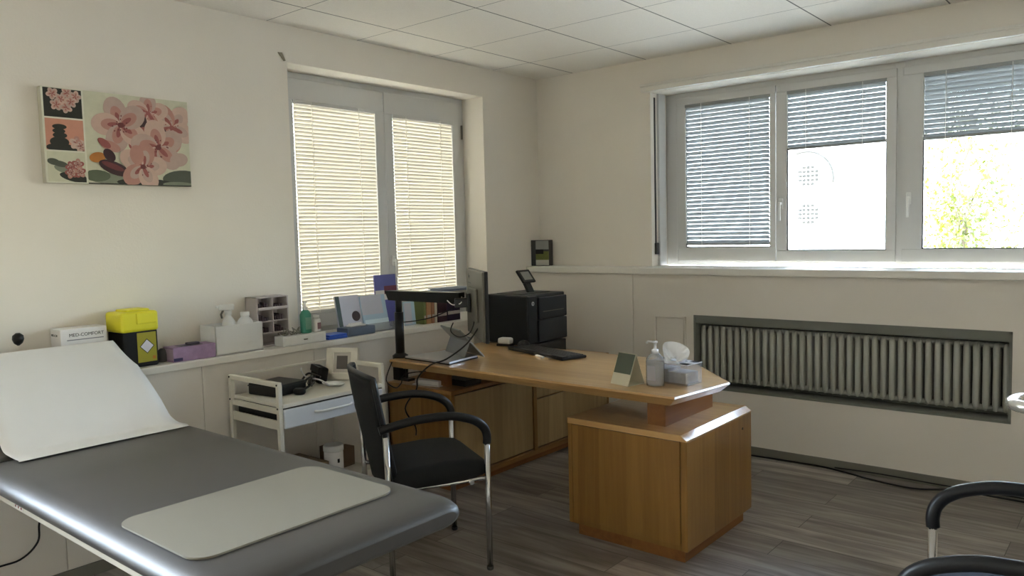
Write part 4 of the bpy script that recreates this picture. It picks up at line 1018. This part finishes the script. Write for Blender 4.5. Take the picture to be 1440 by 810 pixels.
# blue folders, grey box, leaflets
bp_ = place(MB().box(-.055, .055, -.065, .065, 0, .014, bev=.003).box(-.05, .055, -.06, .062, .014, .026, bev=.003).build('blue_packet', mat('blue_plastic', '2a55b8', .45)), (-3.55, 2.675, Z)); tag(bp_, 'flat bright blue packet lying on the ledge', 'packet')
gy = place(empty('grey_tray', label='blue-grey shallow tray with white model on the ledge', cat='tray'), (-3.552, 2.850, Z))
MB().box(-.055, .05, -.10, .10, 0, .048, bev=.006).build('tray_body', mat('slate_plastic', '5d6b80', .5), gy)
m = MB()
for i in range(7): m.lathe((-.01, -.04 + i * .013, .048), [(.010, 0), (.012, .008), (.007, .018), (.002, .021)], seg=10)
m.box(-.03, .015, -.055, .06, .048, .058, bev=.004); m.build('teeth_model', M_whiteb, gy)
def leaflet(y0, y1, h, x, tilt, m1, name, lab, cat='book', z=Z, th=.012, side='dark_grey'):
    r = empty(name, (x, (y0 + y1) / 2, z + .0005), label=lab, cat=cat)
    Rm = Matrix.Rotation(tilt, 3, 'Y'); hw = (y1 - y0) / 2
    MB().box(-th, 0, -hw, hw, 0, h, bev=.001, rot=Rm, piv=(0, 0, 0)).build('cover', m1, r)
    return r, Rm, hw
def deco(r, Rm, name, m1, y0, y1, z0, z1, off=.0008):
    MB().box(.0, off, y0, y1, z0, z1, rot=Rm, piv=(0, 0, 0)).build(name, m1, r)
M_lil = mat('leaflet_lilac', (.58, .58, .68), .35); M_teal = mat('leaflet_pale_blue', (.50, .66, .80), .2)
r, Rm, hw = leaflet(2.775, 2.945, .225, -3.60, -.20, M_lil, 'brochure', 'grey brochure with round dark emblem leaning on the ledge', 'brochure')
deco(r, Rm, 'spine_strip', mat('spine_teal', '3f5354', .5), -hw, -hw + .028, 0, .225); 
m = MB(); m.lathe((0, 0, 0), [(.030, 0), (.030, .001)], seg=24); em = m.build('emblem', mat('emblem_dark', '3a2428', .5), r); em.rotation_euler = (0, PI / 2 - .20, 0); em.location = Rm @ Vector((.0002, .045, .10))
r, Rm, hw = leaflet(2.945, 3.135, .215, -3.585, -.22, M_teal, 'brochure', 'brochure in a clear stand right of the grey one, sky glare coloured pale blue', 'brochure')  # blue sky reflection on the plastic is put into the cover colour
deco(r, Rm, 'wave_print', mat('wave_blue', (.72, .86, .95), .3), -hw + .01, hw, .0, .07); deco(r, Rm, 'lilac_field', M_lil, -hw, hw - .03, .10, .213)
m = MB(); m.box(.0, .04, -hw - .002, hw + .006, 0, .003).box(.036, .04, -hw - .002, hw + .006, 0, .05); m.build('stand', M_clear, r)
r, Rm, hw = leaflet(3.10, 3.27, .325, -3.655, -.06, mat('leaflet_violet', '5a5ba6', .4), 'leaflet', 'tall violet leaflet standing behind the monitor arm pole', 'leaflet')
deco(r, Rm, 'red_band', mat('band_red', '6d2f45', .5), -hw + .07, hw, .205, .255, .0014); deco(r, Rm, 'white_band', M_whiteb, -hw, hw, .17, .23)
r, Rm, hw = leaflet(3.275, 3.365, .15, -3.60, -.1, M_teal, 'leaflet', 'small pale blue leaflet right of the monitor arm pole', 'leaflet')
deco(r, Rm, 'lilac_field', M_lil, -hw, hw - .03, .01, .14)
x_ = 3.385
for col, wd, h_, lab in (('6f7a46', .022, .145, 'olive green book spine on the ledge behind the laptop'), ('b98a63', .040, .15, 'tan book spine standing on the ledge behind the tablet'), ('a9775a', .026, .15, 'reddish tan book spine next to the tan one'), ('cfc9b8', .020, .145, 'cream book spine left of the dark binders'),
                         ('3a1f2b', .085, .155, 'wide maroon binder standing on the ledge'), ('2d1d3a', .12, .165, 'wide dark purple binder behind the monitor')):
    r = empty('book', (-3.60, x_ + wd / 2, Z), label=lab, cat='book', group='books standing on the left ledge')
    MB().box(-.06, .05, -wd / 2 + .001, wd / 2 - .001, 0, h_, bev=.002).build('cover', mat('cover_' + col, col, .5, var=.12, scale=30), r)
    MB().box(-.058, .047, -wd / 2 + .004, wd / 2 - .004, h_ - .001, h_ + .0012).build('pages', M_whiteb, r)
    MB().box(.0495, .0508, -wd / 2 + .004, wd / 2 - .004, h_ * .25, h_ * .38).build('spine_label', mat('spine_lbl', (.5, .45, .42), .6), r)
    x_ += wd + .004
random.seed(8)
z_ = Z + .1675
for i, (lab, col) in enumerate((('bottom sheaf of loose papers lying on the binders', 'a9a59c'), ('middle sheaf of loose papers lying on the binders', 'c4c0b8'), ('top sheaf of loose papers lying on the binders', '8f9bb3'))):
    m = MB()
    for k_ in range(5): m.box(-.08 + random.uniform(-.01, .01), .08 + random.uniform(-.015, .015), -.13 + random.uniform(-.03, .03), .13 + random.uniform(-.03, .03), k_ * .003, k_ * .003 + .002)
    o_ = m.build('paper_stack', mat('papers_' + col, col, .7, var=.1)); place(o_, (-3.57, 3.66, z_), random.uniform(-.1, .1)); z_ += .0155
    tag(o_, lab, 'papers', 'paper sheaves on the binders')
# small black gadget hanging on the wall at the far left
kh = empty('wall_camera', (XA, 1.155, .0), label='small black round device on the wall at the far left edge', cat='device')
kh.location = (-3.62, 1.145, Z)
MB().lathe((0, 0, 0), [(.026, 0), (.028, .006), (.012, .012), (.006, .02), (.006, .12)], seg=16).build('stand', M_clear, kh)
m = MB(); m.lathe((0, 0, .15), [(.004, 0), (.016, .01), (.022, .026), (.020, .042), (.008, .052)], seg=14); m.build('head', M_black, kh)
MB().box(-.01, .01, -.02, .02, .105, .118, bev=.003).build('tag', M_black, kh)
# book on the right ledge, in the corner
rb = empty('book', (-3.62, 4.71, ZLB + .0008), label='dark book with green and white cover standing in the wall corner', cat='book')
rb.rotation_euler = (0, 0, math.radians(12))
MB().box(-.075, .075, -.035, .035, 0, .195, bev=.002).build('cover', mat('book_charcoal', '37373a', .5), rb)
m = MB(); m.box(-.035, .073, -.0362, -.035, .125, .190, m=mat('cover_grey', '8f9290', .5)); m.box(-.035, .073, -.0362, -.035, .045, .110, m=mat('cover_olive', '6c7238', .5, var=.3, scale=40)); m.box(-.035, .073, -.0362, -.035, .004, .045, m=mat('cover_light', 'b9b8ae', .5)); m.box(-.035, .03, -.0370, -.0362, .09, .125, m=M_black)
m.build('cover_picture', None, rb)
# cables on the floor
cable('floor_cable', [(-1.95, 4.59, .006), (-1.75, 4.60, .006), (-1.62, 4.606, .006), (-1.50, 4.606, .006), (-1.35, 4.57, .006), (-1.20, 4.52, .006), (-1.0, 4.49, .006), (-.87, 4.545, .006), (-.80, 4.60, .006), (-.6, 4.585, .006), (-.2, 4.58, .006), (.6, 4.59, .006)], 'black cable bowing out from the skirting on the floor', .005)
cable('thin_floor_cable', [(-1.42, 4.595, .016), (-1.2, 4.602, .02), (-1.0, 4.603, .018), (-.86, 4.596, .018), (-.7, 4.60, .02), (-.4, 4.60, .016)], 'thinner dark cable running tight along the skirting', .004)
for o in bpy.data.objects:
    if o.type == 'MESH' and len(o.data.materials) == 0: print('NOMAT', o.name)
